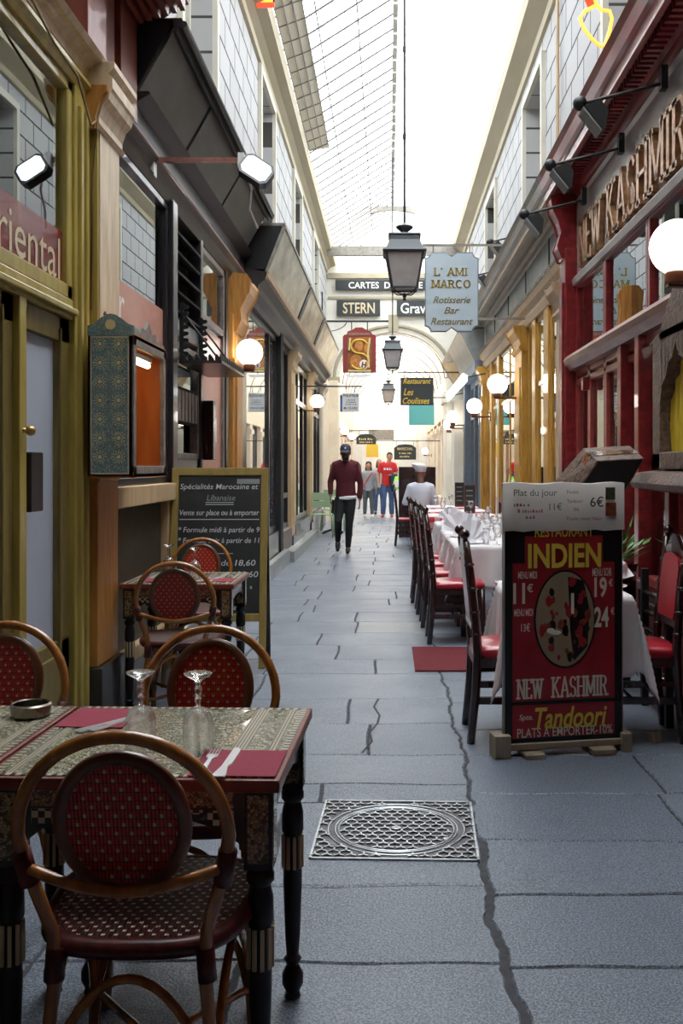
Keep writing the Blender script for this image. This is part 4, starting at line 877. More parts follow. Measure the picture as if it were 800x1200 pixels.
for cx in (X0+.062, X0+.155):
    for k in range(7):
        cz = Z0+.095+k*.094; q.lathe([(.0095, 0), (.0095, .002)], 10, (cx, Ya-.007, cz), Matrix.Rotation(PI/2, 4, 'X'))
        for a in range(12):
            for rr in (.02, .030):
                t = 2*PI*a/12; q.cbox((cx+rr*math.cos(t), Ya-.0068, cz+rr*math.sin(t)), (.005, .002, .005))
part('inlay_rosettes', q, 'goldpale', sp_)
cr_ = [(X0, Z1), (X0, Z1+.05), (X0+.03, Z1+.06), (X0+.06, Z1+.085), (X0+.09, Z1+.105), (X0+.115, Z1+.11), (X0+.14, Z1+.105), (X0+.17, Z1+.085), (X0+.2, Z1+.06), (X1, Z1+.05), (X1, Z1)]
q = MB(); q.prism(cr_, 'y', Ya-.008, Ya+.02); cr0 = part('crest', q, 'mosaic_blue', mc); q = MB(); q.lathe([(.026, 0), (.026, .003)], 20, (X0+.115, Ya-.008, Z1+.055), Matrix.Rotation(PI/2, 4, 'X')); part('medallion', q, 'goldpale', cr0)
q = MB(); q.lathe([(.006, 0), (.012, .012), (.004, .02), (.010, .03), (.003, .045)], 10, (X0+.08, Ya+.02, Z1+.08)); part('finial', q, 'redbrown', cr0)
fr_ = [(Ya, Z1), (Ya, Z1+.04), (Ya+.1, Z1+.05), (Ya+.16, Z1+.03), (Ya+.2, Z1+.07), (Ya+.28, Z1+.06), (Ya+.35, Z1+.12), (Ya+.42, Z1+.06), (Ya+.5, Z1+.07), (Ya+.54, Z1+.03), (Ya+.6, Z1+.05), (Yb, Z1+.03), (Yb, Z1)]
q = MB(); q.prism(fr_, 'x', X1-.03, X1-.01); part('front_crest', q, 'greywood', mc)
q = MB(); q.box((X1-.025, Ya, Z0-.01), (X1, Ya+.05, Z1)); q.box((X1-.025, Yb-.05, Z0-.01), (X1, Yb, Z1)); q.box((X1-.025, Ya, Z0-.01), (X1, Yb, Z0+.05)); q.box((X1-.025, Ya, Z1-.05), (X1, Yb, Z1+.01)); dr = part('door_frame', q, 'greywood', mc, bevel=.004)
q = MB(); q.box((X0, Ya, Z0-.01), (X1, Yb, Z0+.01)); q.box((X0, Ya, Z1-.01), (X1, Yb, Z1+.01)); q.box((X0, Yb-.02, Z0), (X1-.02, Yb, Z1)); q.box((X0-.0, Ya, Z0), (X0+.012, Yb, Z1)); q.box((X0+.01, Ya+.025, Z0), (X1-.03, Ya+.03, Z1)); part('inside_lining', q, 'cabwood', mc)
q = MB(); q.box((X0+.012, Ya+.22, Z0+.02), (X0+.02, Ya+.5, Z0+.45)); part('menu_sheet', q, 'teal', mc)
q = MB(); q.tube([(X1-.055, Ya+.06, Z1-.10), (X1-.055, Ya+.50, Z1-.10)], .016, 12); tl = part('tube_lamp', q, 'tubeglow', mc, smooth=True)
q = MB(); q.box((X1-.075, Ya+.05, Z1-.085), (X1-.035, Ya+.52, Z1-.06)); part('lamp_holder', q, 'white', tl)

# ================================================================ WROUGHT-IRON SHELF, intercom, etc.
sh = wthing('iron_shelf', 'black iron shelf with a toothed edge and scroll brackets above the dark shop door', 'shelf', (-1.55, 7.4, 2.18))
q = MB(); q.box((-1.56, 7.3, 2.165), (-1.24, 8.48, 2.185)); part('plate', q, 'blackpaint', sh)
q = MB(); 
for k in range(16): x = 7.32+k*.075; q.prism([(x, 2.185), (x, 2.215), (x+.012, 2.232), (x+.025, 2.215), (x+.04, 2.205), (x+.05, 2.185)], 'x', -1.26, -1.245)
for k in range(6): x = -1.54+k*.05; q.prism([(x, 2.185), (x, 2.22), (x+.012, 2.235), (x+.025, 2.22), (x+.04, 2.20), (x+.045, 2.185)], 'y', 7.30, 7.312)
part('toothed_edge', q, 'iron', sh)
for y in (7.34, 8.10):
    q = MB(); q.box((-1.56, y-.008, 2.18), (-1.53, y+.008, 2.62)); q.tube([(-1.54, y, 2.55), (-1.27, y, 2.2)], .008, 6)
    for k in range(8): z = 2.22+k*.05; q.prism([(-1.53, z), (-1.50, z+.008), (-1.492, z+.022), (-1.50, z+.034), (-1.53, z+.036)], 'y', y-.006, y+.006)
    part('bracket', q, 'iron', sh)
q = MB(); q.box((-1.56, 8.24, 1.45), (-1.47, 8.36, 1.95)); o_ = solo('intercom_box', q, 'darkwood', 'narrow dark box fixed beside the dark shop door under the iron shelf', 'intercom', (-1.55, 8.3, 1.45), bevel=.008)
q = MB()
rk = wthing('slatted_rack', 'small rack of grey upright slats under the iron shelf', 'rack', (-1.58, 7.2, 1.85))
part('back', bxs(((-1.59, 7.22, 1.72), (-1.575, 8.0, 2.0))), 'blackmatte', rk)
q = MB()
for k in range(6): q.box((-1.575, 7.25+k*.125, 1.74), (-1.55, 7.34+k*.125, 1.97))
part('slats', q, 'greywood', rk)

# ================================================================ WALL LAMPS
def globe():
    r = thing('globe_lamp', 'x', 'lamp', (0, 0, 0), 'white glass globe lamps on the shopfronts')    # local: wall is at -x side distance .27
    q = MB(); q.ball((0, 0, 0), .13, 28, 18); part('globe', q, 'glow', r, smooth=True)
    q = MB(); q.lathe([(.055, -.115), (.06, -.13), (.06, -.17), (.045, -.18)], 20); part('collar', q, 'rattan_dark', r, smooth='auto')
    q = MB(); q.box((-.26, -.03, -.19), (.05, .03, -.165)); q.box((-.27, -.05, -.25), (-.25, .05, -.10)); part('bracket', q, 'rattan_dark', r, bevel=.004)
    return r
gl0 = globe(); gl0.location = (-1.36, 9.6, 2.51); gl0['label'] = 'glowing white globe lamp on the carved wooden pilaster at left, nearest on that side'
gl = [(-1.36, 18.7, 2.63, 0, 'glowing white globe lamp on the left wall between tan pilasters, above the green chair'), (-1.36, 26.9, 2.55, 0, 'small globe lamp just past the arch on the left, first of the distant left ones'), (-1.36, 30.5, 2.50, 0, 'small globe lamp in the left distance, second past the arch'), (-1.36, 36.5, 2.50, 0, 'tiny globe lamp in the left distance, farthest of that row'),
      (1.36, 4.62, 2.43, PI, 'large-looking globe lamp at the right edge, nearest of all, before the red windows'), (1.40, 12.6, 2.45, PI, 'globe lamp on the ochre pilaster on the right'), (1.44, 16.45, 2.40, PI, 'globe lamp at the far end of the ochre front on the right'), (1.36, 20.8, 2.44, PI, 'first of the three bunched globe lamps beyond the slate-blue front'), (1.43, 22.1, 2.42, PI, 'second of the three bunched globe lamps beyond the slate-blue front'), (1.47, 23.9, 2.40, PI, 'third of the three bunched globe lamps, lowest, beyond the slate-blue front'), (1.49, 40, 2.0, PI, 'tiny globe lamp in the right distance beside the oval black sign')]
for x, y, z, rz, lb in gl: instance(gl0, (x, y, z), rz, lb)
def make_lantern():
    r = thing('street_lantern', 'x', 'lantern', (0, 0, 0), 'grey iron lanterns hanging down the passage')    # origin at the bottom tip
    def ring(w_, z): return [(-w_, -w_, z), (w_, -w_, z), (w_, w_, z), (-w_, w_, z)]
    def frus(mb, w0, z0, w1, z1): mb.add(ring(w0, z0)+ring(w1, z1), [(0, 3, 2, 1), (4, 5, 6, 7)]+[(i, (i+1) % 4, 4+(i+1) % 4, 4+i) for i in range(4)])
    q = MB(); frus(q, .122, .125, .183, .465); part('glass', q, 'lanternglass', r)
    q = MB()
    for sx_ in (-1, 1):
        for sy in (-1, 1): q.tube([(sx_*.124, sy*.124, .12), (sx_*.186, sy*.186, .47)], .011, 6); q.tube([(sx_*.124, sy*.124, .12), (sx_*.07, sy*.07, .07), (0, 0, .06)], .007, 6)
    for i in range(4): a, b_ = ring(.126, .12)[i], ring(.126, .12)[(i+1) % 4]; q.tube([a, b_], .011, 6)
    q.lathe([(.01, 0), (.02, .012), (.012, .03), (.022, .045), (.02, .07), (.008, .08)], 10); part('cage', q, 'lantern', r)
    q = MB(); frus(q, .195, .463, .222, .485); frus(q, .222, .485, .215, .50); frus(q, .19, .50, .152, .60); frus(q, .152, .60, .148, .655); frus(q, .165, .655, .158, .668); part('roof', q, 'lantern', r)
    q = MB(); q.lathe([(.10, .668), (.045, .69), (.038, .71), (.085, .745), (.09, .76), (.05, .785), (.025, .80)], 20); part('chimney', q, 'lantern', r, smooth='auto')
    return r
ln = make_lantern(); ln.location = (.165, 10.1, 3.10); ln['label'] = 'large grey street lantern hanging nearest, above the middle of the passage'
l2 = instance(ln, (.085, 20.2, 3.30), 0, 'second hanging lantern, smaller-looking, in front of the arch')
l3 = instance(ln, (0.0, 30.0, 3.24), 0, 'third hanging lantern, smallest-looking, seen through the arch')
for (l_, p0, p1) in ((ln, (.165, 10.1, 3.89), (.165, 10.1, 7.85)), (l2, (.085, 20.2, 4.09), (.085, 20.2, 7.85)), (l3, (0, 30, 4.03), (0, 30, 5.1))):
    OFF[l_.name] = Vector(l_.location); q = MB(); q.tube([p0, p1], .012, 6); n_ = int((p1[2]-p0[2])/.9)
    for k in range(1, n_+1): z = p0[2]+k*.9; q.tube([(p0[0], p0[1], z-.03), (p0[0], p0[1], z+.03)], .018, 6)
    part('hanging_rod', q, 'iron', l_)
# floodlights
fl = wthing('floodlight', 'black floodlight with a bright face on a long brown arm over the left shops', 'floodlight', (-1.55, 6.45, 3.4))
part('wall_bracket', bxs(((-1.57, 6.41, 3.30), (-1.53, 6.49, 3.46))), 'white', fl, bevel=.005); part('arm', MB().box((-1.56, 6.435, 3.395), (-.97, 6.465, 3.425)), 'rail', fl)
Fm = Matrix.Translation((-.87, 6.55, 3.33)) @ Matrix.Rotation(math.radians(-25), 4, 'Y') @ Matrix.Rotation(math.radians(35), 4, 'Z') @ Matrix.Rotation(math.radians(62), 4, 'X')
Fm = Matrix.Translation((-.865, 6.42, 3.335)) @ Matrix.Rotation(math.radians(33), 4, 'Y') @ Matrix.Rotation(math.radians(-18), 4, 'X')
q = MB(); hx = [(-.11, -.06), (-.08, -.10), (.08, -.10), (.11, -.06), (.11, .06), (.08, .10), (-.08, .10), (-.11, .06)]
q.prism([(x, z*.8) for x, z in hx], 'y', -.02, .05); q.xf(Fm); hd = part('housing', q, 'blackpaint', fl)
q = MB(); q.prism([(x*.84, z*.64) for x, z in hx], 'y', -.026, -.0201); q.xf(Fm); part('lamp_face', q, 'floodglow', hd)
q = MB(); q.cbox((-.965, 6.44, 3.40), (.04, .05, .10)); q.tube([(-.95, 6.44, 3.36), (-.90, 6.46, 3.22), (-.92, 6.5, 3.1), (-.88, 6.6, 3.0)], .008, 6); part('pivot', q, 'white', fl)
def shop_spot():
    r = thing('shop_spotlight', 'x', 'spotlight', (0, 0, 0), 'black spotlights on arms over the right shopfronts')   # origin at wall; arm toward -x
    q = MB(); q.box((-.04, -.035, -.04), (0, .035, .10)); part('wall_bracket', q, 'iron', r); q = MB(); q.tube([(-.02, 0, 0), (-.50, 0, -.12)], .011, 8); part('arm', q, 'iron', r)
    q = MB(); q.ball((-.53, 0, -.125), .045, 12, 8); part('joint', q, 'iron', r, smooth=True)
    q = MB(); q.prism([(-.52, -.17), (-.40, -.12), (-.34, -.20), (-.36, -.34), (-.38, -.35)], 'y', -.075, .075); q.v = [(-.50+(x+.50)*.8, y, -.14+(z+.14)*.8) for x, y, z in q.v]; hd = part('housing', q, 'iron', r)
    q = MB()
    for k in range(8): q.prism([(-.525, -.175), (-.535, -.185), (-.395, -.36), (-.385, -.35)], 'y', (-.095+k*.025)*.76, (-.08+k*.025)*.76)
    q.v = [(-.50+(x+.50)*.8, y, -.14+(z+.14)*.8) for x, y, z in q.v]; part('cooling_fins', q, 'graymetal', hd); return r
s0 = shop_spot(); s0.location = (1.70, 6.0, 3.74); s0['label'] = 'black spotlight on an arm over the copper letters, nearest of the row'
for x, y, z, lb in ((1.70, 7.1, 3.70, 'black spotlight on an arm over the copper letters, second of the row'), (1.70, 8.45, 3.69, 'black spotlight on an arm near the end of the red cornice'), (1.84, 12.7, 4.42, 'black spotlight fixed to the upper right wall above the grey cornice'), (1.84, 14.6, 4.36, 'black spotlight on a thin arm just right of the white hanging sign')): instance(s0, (x, y, z), 0, lb)
# neon pieces
nn = wthing('neon_sign', 'glowing orange-yellow neon arrow hanging high above the red cornice', 'neon sign', (1.46, 6.8, 4.2))
q = MB(); A = [(-.03, 4.60), (-.12, 4.56), (-.165, 4.50), (-.13, 4.42), (-.05, 4.33), (.03, 4.27), (.07, 4.29), (.11, 4.40), (.13, 4.50), (.11, 4.56), (.03, 4.57), (-.02, 4.63), (-.06, 4.75), (-.07, 5.1)]
q.tube([(1.45+x*.75, 6.8, 4.5+(z-4.5)*.85) for x, z in A], .013, 8); part('yellow_tube', q, 'neon_yellow', nn, smooth=True)
q = MB(); q.tube([(1.41, 6.82, 4.60), (1.36, 6.82, 4.72), (1.38, 6.82, 4.85), (1.34, 6.82, 5.1)], .03, 8); part('red_tube', q, 'neon_red', nn, smooth=True)
q = MB(); q.box((1.30, 6.85, 5.0), (1.84, 6.87, 5.05)); part('hanger', q, 'iron', nn)
n2 = wthing('neon_sign', 'scrap of red and yellow neon sign at the top edge, high on the left wall', 'neon sign', (-1.5, 11.2, 6.6)); q = MB(); q.tube([(-1.5, 11.2, 6.66), (-1.3, 11.2, 6.66)], .03, 8); part('red_tube', q, 'neon_red', n2); q = MB(); q.tube([(-1.48, 11.18, 6.70), (-1.32, 11.18, 6.70)], .02, 8); part('yellow_tube', q, 'neon_yellow', n2); part('bracket', bxs(((-1.66, 11.2, 6.68), (-1.3, 11.23, 6.75))), 'iron', n2)

# ================================================================ HANGING SIGNS
# white restaurant sign with scalloped corners
hs = wthing('hanging_sign', 'pale grey-blue hanging sign with gold capitals and scalloped corners, right of the nearest lantern', 'sign', (.78, 12.1, 3.04))
def scallop(cx, cz, w_, h, r_, y0, y1):
    P = []
    for (sx_, sz, a0) in ((1, -1, 180), (1, 1, 270), (-1, 1, 0), (-1, -1, 90)):
        X, Z = cx+sx_*w_/2, cz+sz*h/2
        for i in range(7):
            a = math.radians(a0-90*i/6) if True else 0
            P.append((X+r_*math.cos(a), Z+r_*math.sin(a)))
        if sz == 1 and sx_ == 1: P += [(cx+.07, Z), (cx+.02, Z-.035), (cx, Z-.05), (cx-.02, Z-.035), (cx-.07, Z)]
        if sz == -1 and sx_ == -1: P += [(cx-.07, Z), (cx-.02, Z+.035), (cx, Z+.05), (cx+.02, Z+.035), (cx+.07, Z)]
    return P
P = scallop(.778, 3.54, .66, .98, .07, 0, 0)
q = MB(); q.prism(P, 'y', 12.08, 12.11); part('edge', q, 'slate', hs)
cx, cz = .778, 3.54; P2 = [(cx+(x-cx)*.965, cz+(z-cz)*.975) for x, z in P]; q = MB(); q.prism(P2, 'y', 12.074, 12.116); part('board', q, 'signgrey', hs)
part('lettering', serif_mb("L' AMI", .42, .095, .02, .003, frame_m((.555, 12.073, 3.74), *FCAM), .17), 'signgold', hs); part('lettering', serif_mb('MARCO', .49, .095, .021, .003, frame_m((.525, 12.073, 3.59), *FCAM), .17), 'signgold', hs)
for s, w_, z in (('Rotisserie', .46, 3.40), ('Bar', .19, 3.27), ('Restaurant', .52, 3.135)): part('lettering', text_mb(s, w_, .085, .003, frame_m((.778, 12.072, z), *FCAM), .35, .015, 'CENTER'), 'signinkgold', hs)
q = MB(); q.tube([(.55, 12.1, 4.03), (.55, 12.1, 4.12)], .008, 6); q.tube([(1.0, 12.1, 4.03), (1.0, 12.1, 4.12)], .008, 6); q.box((.42, 12.09, 4.11), (1.86, 12.11, 4.135)); q.box((1.1, 12.09, 3.20), (1.80, 12.11, 3.225)); part('iron_bar', q, 'graymould', hs)
# red engraver's sign
es = wthing('hanging_sign', 'dark red hanging sign with a golden ornamental initial, on an iron bar at left', 'sign', (-.58, 20, 3.2))
q = MB(); Pe = [(-.93, 3.3), (-.93, 4.03), (-.90, 4.07), (-.85, 4.08), (-.83, 4.14), (-.74, 4.17), (-.66, 4.22), (-.53, 4.22), (-.45, 4.17), (-.36, 4.14), (-.33, 4.08), (-.28, 4.07), (-.25, 4.03), (-.25, 3.3)]
q.prism(Pe, 'y', 19.98, 20.03); part('board', q, 'framered', es)
q = MB(); q.box((-.83, 19.965, 3.32), (-.35, 19.98, 4.02)); pic = part('picture', q, 'orangefig', es)
q = MB(); q.tube([(-.59+.17*math.cos(math.radians(a)), 19.955, 3.83+.14*math.sin(math.radians(a))) for a in range(20, 271, 15)]+[(-.59+.18*math.cos(math.radians(a)), 19.955, 3.53+.16*math.sin(math.radians(a))) for a in range(90, -161, -15)], .019, 6); part('initial', q, 'gold', pic, smooth=True)
q = MB(); q.ball((-.60, 19.962, 3.84), (.085, .012, .11), 14, 8); q.ball((-.66, 19.962, 3.52), (.12, .010, .15), 14, 8); q.ball((-.45, 19.962, 3.80), (.05, .01, .09), 10, 6); part('painted_figure', q, 'figure', pic)
q = MB(); q.tube([(-.82, 19.96, 3.33), (-.36, 19.96, 3.33)], .02, 6); q.tube([(-.40, 19.96, 3.4), (-.42, 19.96, 3.7), (-.38, 19.96, 4.0)], .02, 6); q.tube([(-.80, 19.96, 3.75), (-.78, 19.96, 4.0)], .02, 6); part('gilding', q, 'goldpale', pic)
q = MB(); q.ball((-.50, 19.955, 3.46), (.09, .012, .10), 14, 8); part('medallion', q, 'offwhite', pic); q = MB(); q.tube([(-.54, 19.94, 3.4), (-.52, 19.94, 3.52)], .014, 6); q.tube([(-.47, 19.94, 3.4), (-.45, 19.94, 3.52)], .014, 6); q.tube([(-.53, 19.94, 3.46), (-.46, 19.94, 3.46)], .012, 6); part('monogram', q, 'framered', pic)
part('scroll', bxs(((-.82, 19.97, 4.06), (-.37, 19.98, 4.11))), 'rail', es)
q = MB(); q.prism([(-.88, 3.26), (-.84, 3.20), (-.38, 3.20), (-.28, 3.32), (-.36, 3.26)], 'y', 19.96, 19.98); part('ribbon', q, 'white', es)
q = MB(); q.tube([(-1.66, 20, 4.35), (.0, 20, 4.35)], .02, 6); q.tube([(-1.35, 20, 3.62), (-1.35, 20, 4.95)], .014, 6); q.tube([(-1.66, 20, 3.62), (-1.35, 20, 3.62)], .014, 6)
for x in (-.75, -.43): q.tube([(x, 20, 4.15), (x, 20, 4.35)], .01, 6)
q.tube([(-1.35+.5*math.cos(math.radians(a)), 20, 4.35+.22*math.sin(math.radians(a))) for a in range(180, 361, 12)], .008, 5); part('iron_bar', q, 'iron', es)
# wall name plates on the arch wall
def plate(lb, x0, x1, z0, z1, words, y=YE-.1, mt='signblack', tm='offwhite', cat='sign', sh=0, group=None):
    t = wthing('name_plate', lb, cat, ((x0+x1)/2, y, z0), group); part('board', MB().box((x0, y-.02, z0), (x1, y+.01, z1)), mt, t, bevel=.01)
    for s, a, b_, z, h, m_ in words: part('lettering', text_mb(s, b_-a, h, .004, frame_m((a, y-.022, z), *FCAM), sh, .015), m_ or tm, t)
    q = MB(); q.box((x0+.05, y, z0+.02), (x1-.05, YE, z1-.02)) if y > YE-.2 and y < YE else None
    if q.v: part('backing', q, mt, t)
    return t
plate('narrow dark name plate in the top row on the arch wall', -1.40, .98, 6.03, 6.31, (('CARTES  DE  VISITE', -1.05, .9, 6.08, .17, None),), group=None)
pt = plate('dark name plate in the second row on the arch wall, left of its centre', -1.36, -.22, 5.35, 5.78, (('STERN', -1.2, -.36, 5.42, .29, 'signcream'),))
plate('dark name plate in the second row on the arch wall, right of the lantern rod', .22, 1.6, 5.35, 5.78, (('Graveur', .32, 1.45, 5.42, .28, None),))
def hang(lb, x0, x1, y, z0, z1, mt, words, oval=False, bar=None, sh=0, edge=None, trim=None):
    t = wthing('hanging_sign', lb, 'sign', ((x0+x1)/2, y, z0)); q = MB()
    if oval: cx = (x0+x1)/2; q.prism([(x0, z0), (x1, z0), (x1, z1-.12), (cx+(x1-cx)*.6, z1-.02), (cx, z1), (cx-(x1-cx)*.6, z1-.02), (x0, z1-.12)], 'y', y-.02, y+.02)
    else: q.box((x0, y-.02, z0), (x1, y+.02, z1))
    part('board', q, mt, t, bevel=.01)
    for s, a, b_, z, h, m_ in words: part('lettering', text_mb(s, b_-a, h, .004, frame_m((a, y-.024, z), *FCAM), sh, .01), m_, t)
    q = MB()
    if bar: q.tube([(bar[0], y, z1+.12), (bar[1], y, z1+.12)], .014, 6)
    for x in (x0+.08, x1-.08): q.tube([(x, y, z1-.04), (x, y, z1+.12)], .008, 5)
    part('iron_bar', q, 'iron', t); return t
hang('black hanging sign with yellow script lettering, between the lanterns and the right wall', .27, 1.01, 22.0, 2.76, 3.38, 'signblack', (('Restaurant', .33, .95, 3.24, .12, 'gold'), ('Les', .34, .56, 2.98, .15, 'gold'), ('Coulisses', .32, .92, 2.79, .14, 'gold')), bar=(.2, 1.74), sh=.3)
hang('small white hanging sign with black print under the red sign', -.87, -.55, 18.5, 2.42, 2.78, 'white', (('PHILATELIE', -.85, -.57, 2.70, .05, 'black'), ('#a', -.78, -.63, 2.63, .025, 'black'), ('#bb', -.79, -.62, 2.59, .025, 'black'), ('#ccc', -.81, -.60, 2.55, .025, 'black'), ('Mc CLURE', -.84, -.59, 2.47, .04, 'black')), bar=(-1.6, -.5))
hang('small black oval-topped hanging sign in the left distance', -1.10, -.45, 34, 2.16, 2.5, 'signblack', (('#dddd', -1.03, -.5, 2.30, .07, 'goldpale'), ('#eeeee', -1.0, -.54, 2.2, .06, 'goldpale')), True, (-1.6, -.4))
hang('black oval-topped hanging sign with gold capitals in the right distance, above the red t-shirt', .2, .92, 33, 1.62, 2.12, 'signblack', (('MARECHAL', .3, .82, 1.93, .09, 'goldpale'), ('#ff', .36, .76, 1.80, .06, 'goldpale'), ('#ggg', .38, .74, 1.69, .06, 'goldpale')), True, (.15, 1.74))
hang('turquoise hanging sign partly behind bright globe lamps on the right', .5, 1.12, 24.0, 2.4, 2.95, 'teal', (), bar=(.5, 1.7))
hang('yellow oval hanging sign in the left distance', -.85, -.4, 38, 1.75, 2.3, 'gold', (), True, (-1.6, -.4))
q = MB(); q.box((-1.58, 29.0, 3.0), (-1.1, 29.05, 3.45)); q.box((-1.6, 29.0, 3.4), (-1.1, 29.05, 3.5)); solo('projecting_sign', q, 'bluesign', 'small blue projecting sign past the arch on the left', 'sign', (-1.4, 29, 3.0))
q = MB(); q.prism([(1.28, 2.90), (1.36, 2.86), (1.36, 2.96), (1.28, 3.0)], 'y', 16.9, 21.8)
la = wthing('light_strip', 'long white light strip along the foot of the grey sloping signboard', 'light strip', (1.3, 17, 2.9)); part('diffuser', q, 'floodglow', la); q = MB()
for y in (17.0, 21.5): q.tube([(1.34, y, 2.93), (1.68, y, 3.0)], .012, 5)
part('bracket', q, 'iron', la)
# far-away clutter inside the far passage
q = MB(); q.box((-.9, 44.6, 2.55), (.25, 44.98, 3.05)); q.prism([(44.3, 2.5), (44.98, 2.55), (44.98, 2.7)], 'x', -.9, .25); solo('canopy', q, 'graymould', 'dull brownish canopy filling the far end of the passage above the passers-by', 'canopy', (0, 44.6, 2.0))
# ================================================================ RIGHT-HAND RESTAURANT
def make_dining():
    r = thing('dining_chair', 'x', 'chair', (0, 0, 0), 'dark wooden dining chairs with red upholstery')   # faces +y, back at -y
    for s in (-1, 1):
        q = MB(); P = [(s*.185, -.225, 0), (s*.185, -.20, .25), (s*.185, -.19, .46), (s*.185, -.20, .62), (s*.185, -.225, .85), (s*.185, -.25, 1.02)]
        q.tube(P, [.020, .022, .024, .021, .019, .017], 8)
        for z, y in ((.55, -.195), (.66, -.205), (.78, -.217), (.90, -.232)): q.tube([(s*.185, y, z-.008), (s*.185, y-.001, z+.008)], .025, 8)
        lg = part('back_leg', q, 'darkwood', r, smooth=True)
        q = MB(); q.ball((s*.185, -.256, 1.055), .026, 12, 8); q.tube([(s*.185, -.25, 1.015), (s*.185, -.253, 1.04)], .012, 8); part('finial', q, 'darkwood', lg, smooth=True)
        q = MB(); q.tube([(s*.185, .19, .43), (s*.185, .195, .2), (s*.185, .20, 0)], [.024, .021, .018], 8); part('front_leg', q, 'darkwood', r, smooth=True)
        q = MB(); q.box((s*.185-.012, -.2, .20), (s*.185+.012, .19, .235)); part('side_stretcher', q, 'darkwood', r); q = MB(); q.box((s*.185-.012, -.2, .29), (s*.185+.012, .19, .315)); part('side_stretcher', q, 'darkwood', r)
    q = MB(); q.box((-.2, -.21, .385), (.2, .21, .44)); q.box((-.185, .02, .2), (.185, .045, .23)); part('seat_frame', q, 'darkwood', r, bevel=.005)
    q = MB(); q.loft([(0, 0, .435, .205, .215), (0, 0, .455, .22, .225), (0, 0, .475, .21, .215), (0, 0, .487, .16, .165), (0, 0, .49, .05, .05)], 32)
    q.v = [(max(-.205, min(.205, x*1.22)), max(-.205, min(.215, y*1.22)), z) for x, y, z in q.v]; part('seat_pad', q, 'redvinyl', r, smooth=True)
    q = MB(); n = 10; P = [(-.185, .93), (-.185, .965), (-.13, .965), (-.09, 1.0), (-.04, 1.035), (0, 1.045), (.04, 1.035), (.09, 1.0), (.13, .965), (.185, .965), (.185, .93), (.0, .955)]
    q.prism(P, 'y', -.258, -.232); q.box((-.185, -.222, .57), (.185, -.198, .61)); part('back_rails', q, 'darkwood', r, bevel=.004)
    q = MB(); P = [(-.125, .63), (.125, .63), (.135, .66), (.135, .88), (.11, .92), (0, .94), (-.11, .92), (-.135, .88), (-.135, .66)]
    q.prism(P, 'y', -.02, .02); q.v = [(x, y-.205-.10*(z-.62), z) for x, y, z in q.v]; part('back_pad', q, 'redvinyl', r, bevel=.014, seg=3); 
    for s in (-1, 1): q = MB(); q.tube([(s*.15, -.205, .6), (s*.15, -.243, .96)], .010, 6); part('back_spindle', q, 'darkwood', r)
    return r
dc = make_dining(); dc.location = (.64, 5.13, 0); dc.rotation_euler = (0, 0, -PI/2); dc['label'] = 'dark dining chair with red seat just left of the restaurant poster board'
instance(dc, (1.26, 5.13, 0), PI/2, 'dark dining chair with red padded back at the right edge, facing the poster board')
for x, y, lb in ((.545, 7.88, 'dark dining chair with red seat, first in the row along the long white tables'), (.52, 8.66, 'dark dining chair, second in the row along the long white tables'), (.50, 9.42, 'dark dining chair, third in the row along the long white tables'), (.47, 10.2, 'dark dining chair, fourth and last of the close row along the white tables'), (.345, 17.3, 'lone dark dining chair beside the person in white, farthest down the passage')): instance(dc, (x, y, 0), -PI/2, lb)
# low-backed slatted chairs against the ochre front
def low_chair():
    r = thing('slatted_chair', 'x', 'chair', (0, 0, 0), 'low slat-backed red-brown chairs against the ochre shopfront')
    q = MB()
    for k in range(6): q.box((-.19+k*.068, -.215, .5), (-.15+k*.068, -.20, .88))
    part('back_slats', q, 'redchairback', r); part('top_rail', MB().box((-.22, -.23, .86), (.22, -.19, .94)), 'redchairback', r, bevel=.01); part('seat', MB().box((-.21, -.2, .43), (.21, .2, .46)), 'redchairback', r, bevel=.008)
    for sx_ in (-1, 1):
        for sy in (-1, 1): part('leg', MB().box((sx_*.19-.018, sy*.19-.018, 0), (sx_*.19+.018, sy*.19+.018, .44 if sy > 0 else .88)), 'redchairback', r)
    return r
lc = low_chair(); lc.location = (1.42, 11.6, 0); lc.rotation_euler = (0, 0, PI/2); lc['label'] = 'low red-brown slatted chair against the ochre front, nearest of the four'
for y, lb in ((12.4, 'low red-brown slatted chair against the ochre front, second of the four'), (13.2, 'low red-brown slatted chair against the ochre front, third of the four'), (14.0, 'low red-brown slatted chair against the ochre front, farthest of the four')): instance(lc, (1.42, y, 0), PI/2, lb)
def dining_table(lb, cx, cy, w_, d_):
    t = wthing('dining_table', lb, 'table', (cx, cy, 0), 'tables under white cloths on the right'); part('tabletop', MB().box((cx-w_/2, cy-d_/2, .715), (cx+w_/2, cy+d_/2, .742)), 'darkwood', t)
    for sx_ in (-1, 1):
        for sy in (-1, 1): x, y = cx+sx_*(w_/2-.06), cy+sy*(d_/2-.06); part('leg', MB().box((x-.022, y-.022, 0), (x+.022, y+.022, .715)), 'darkwood', t)
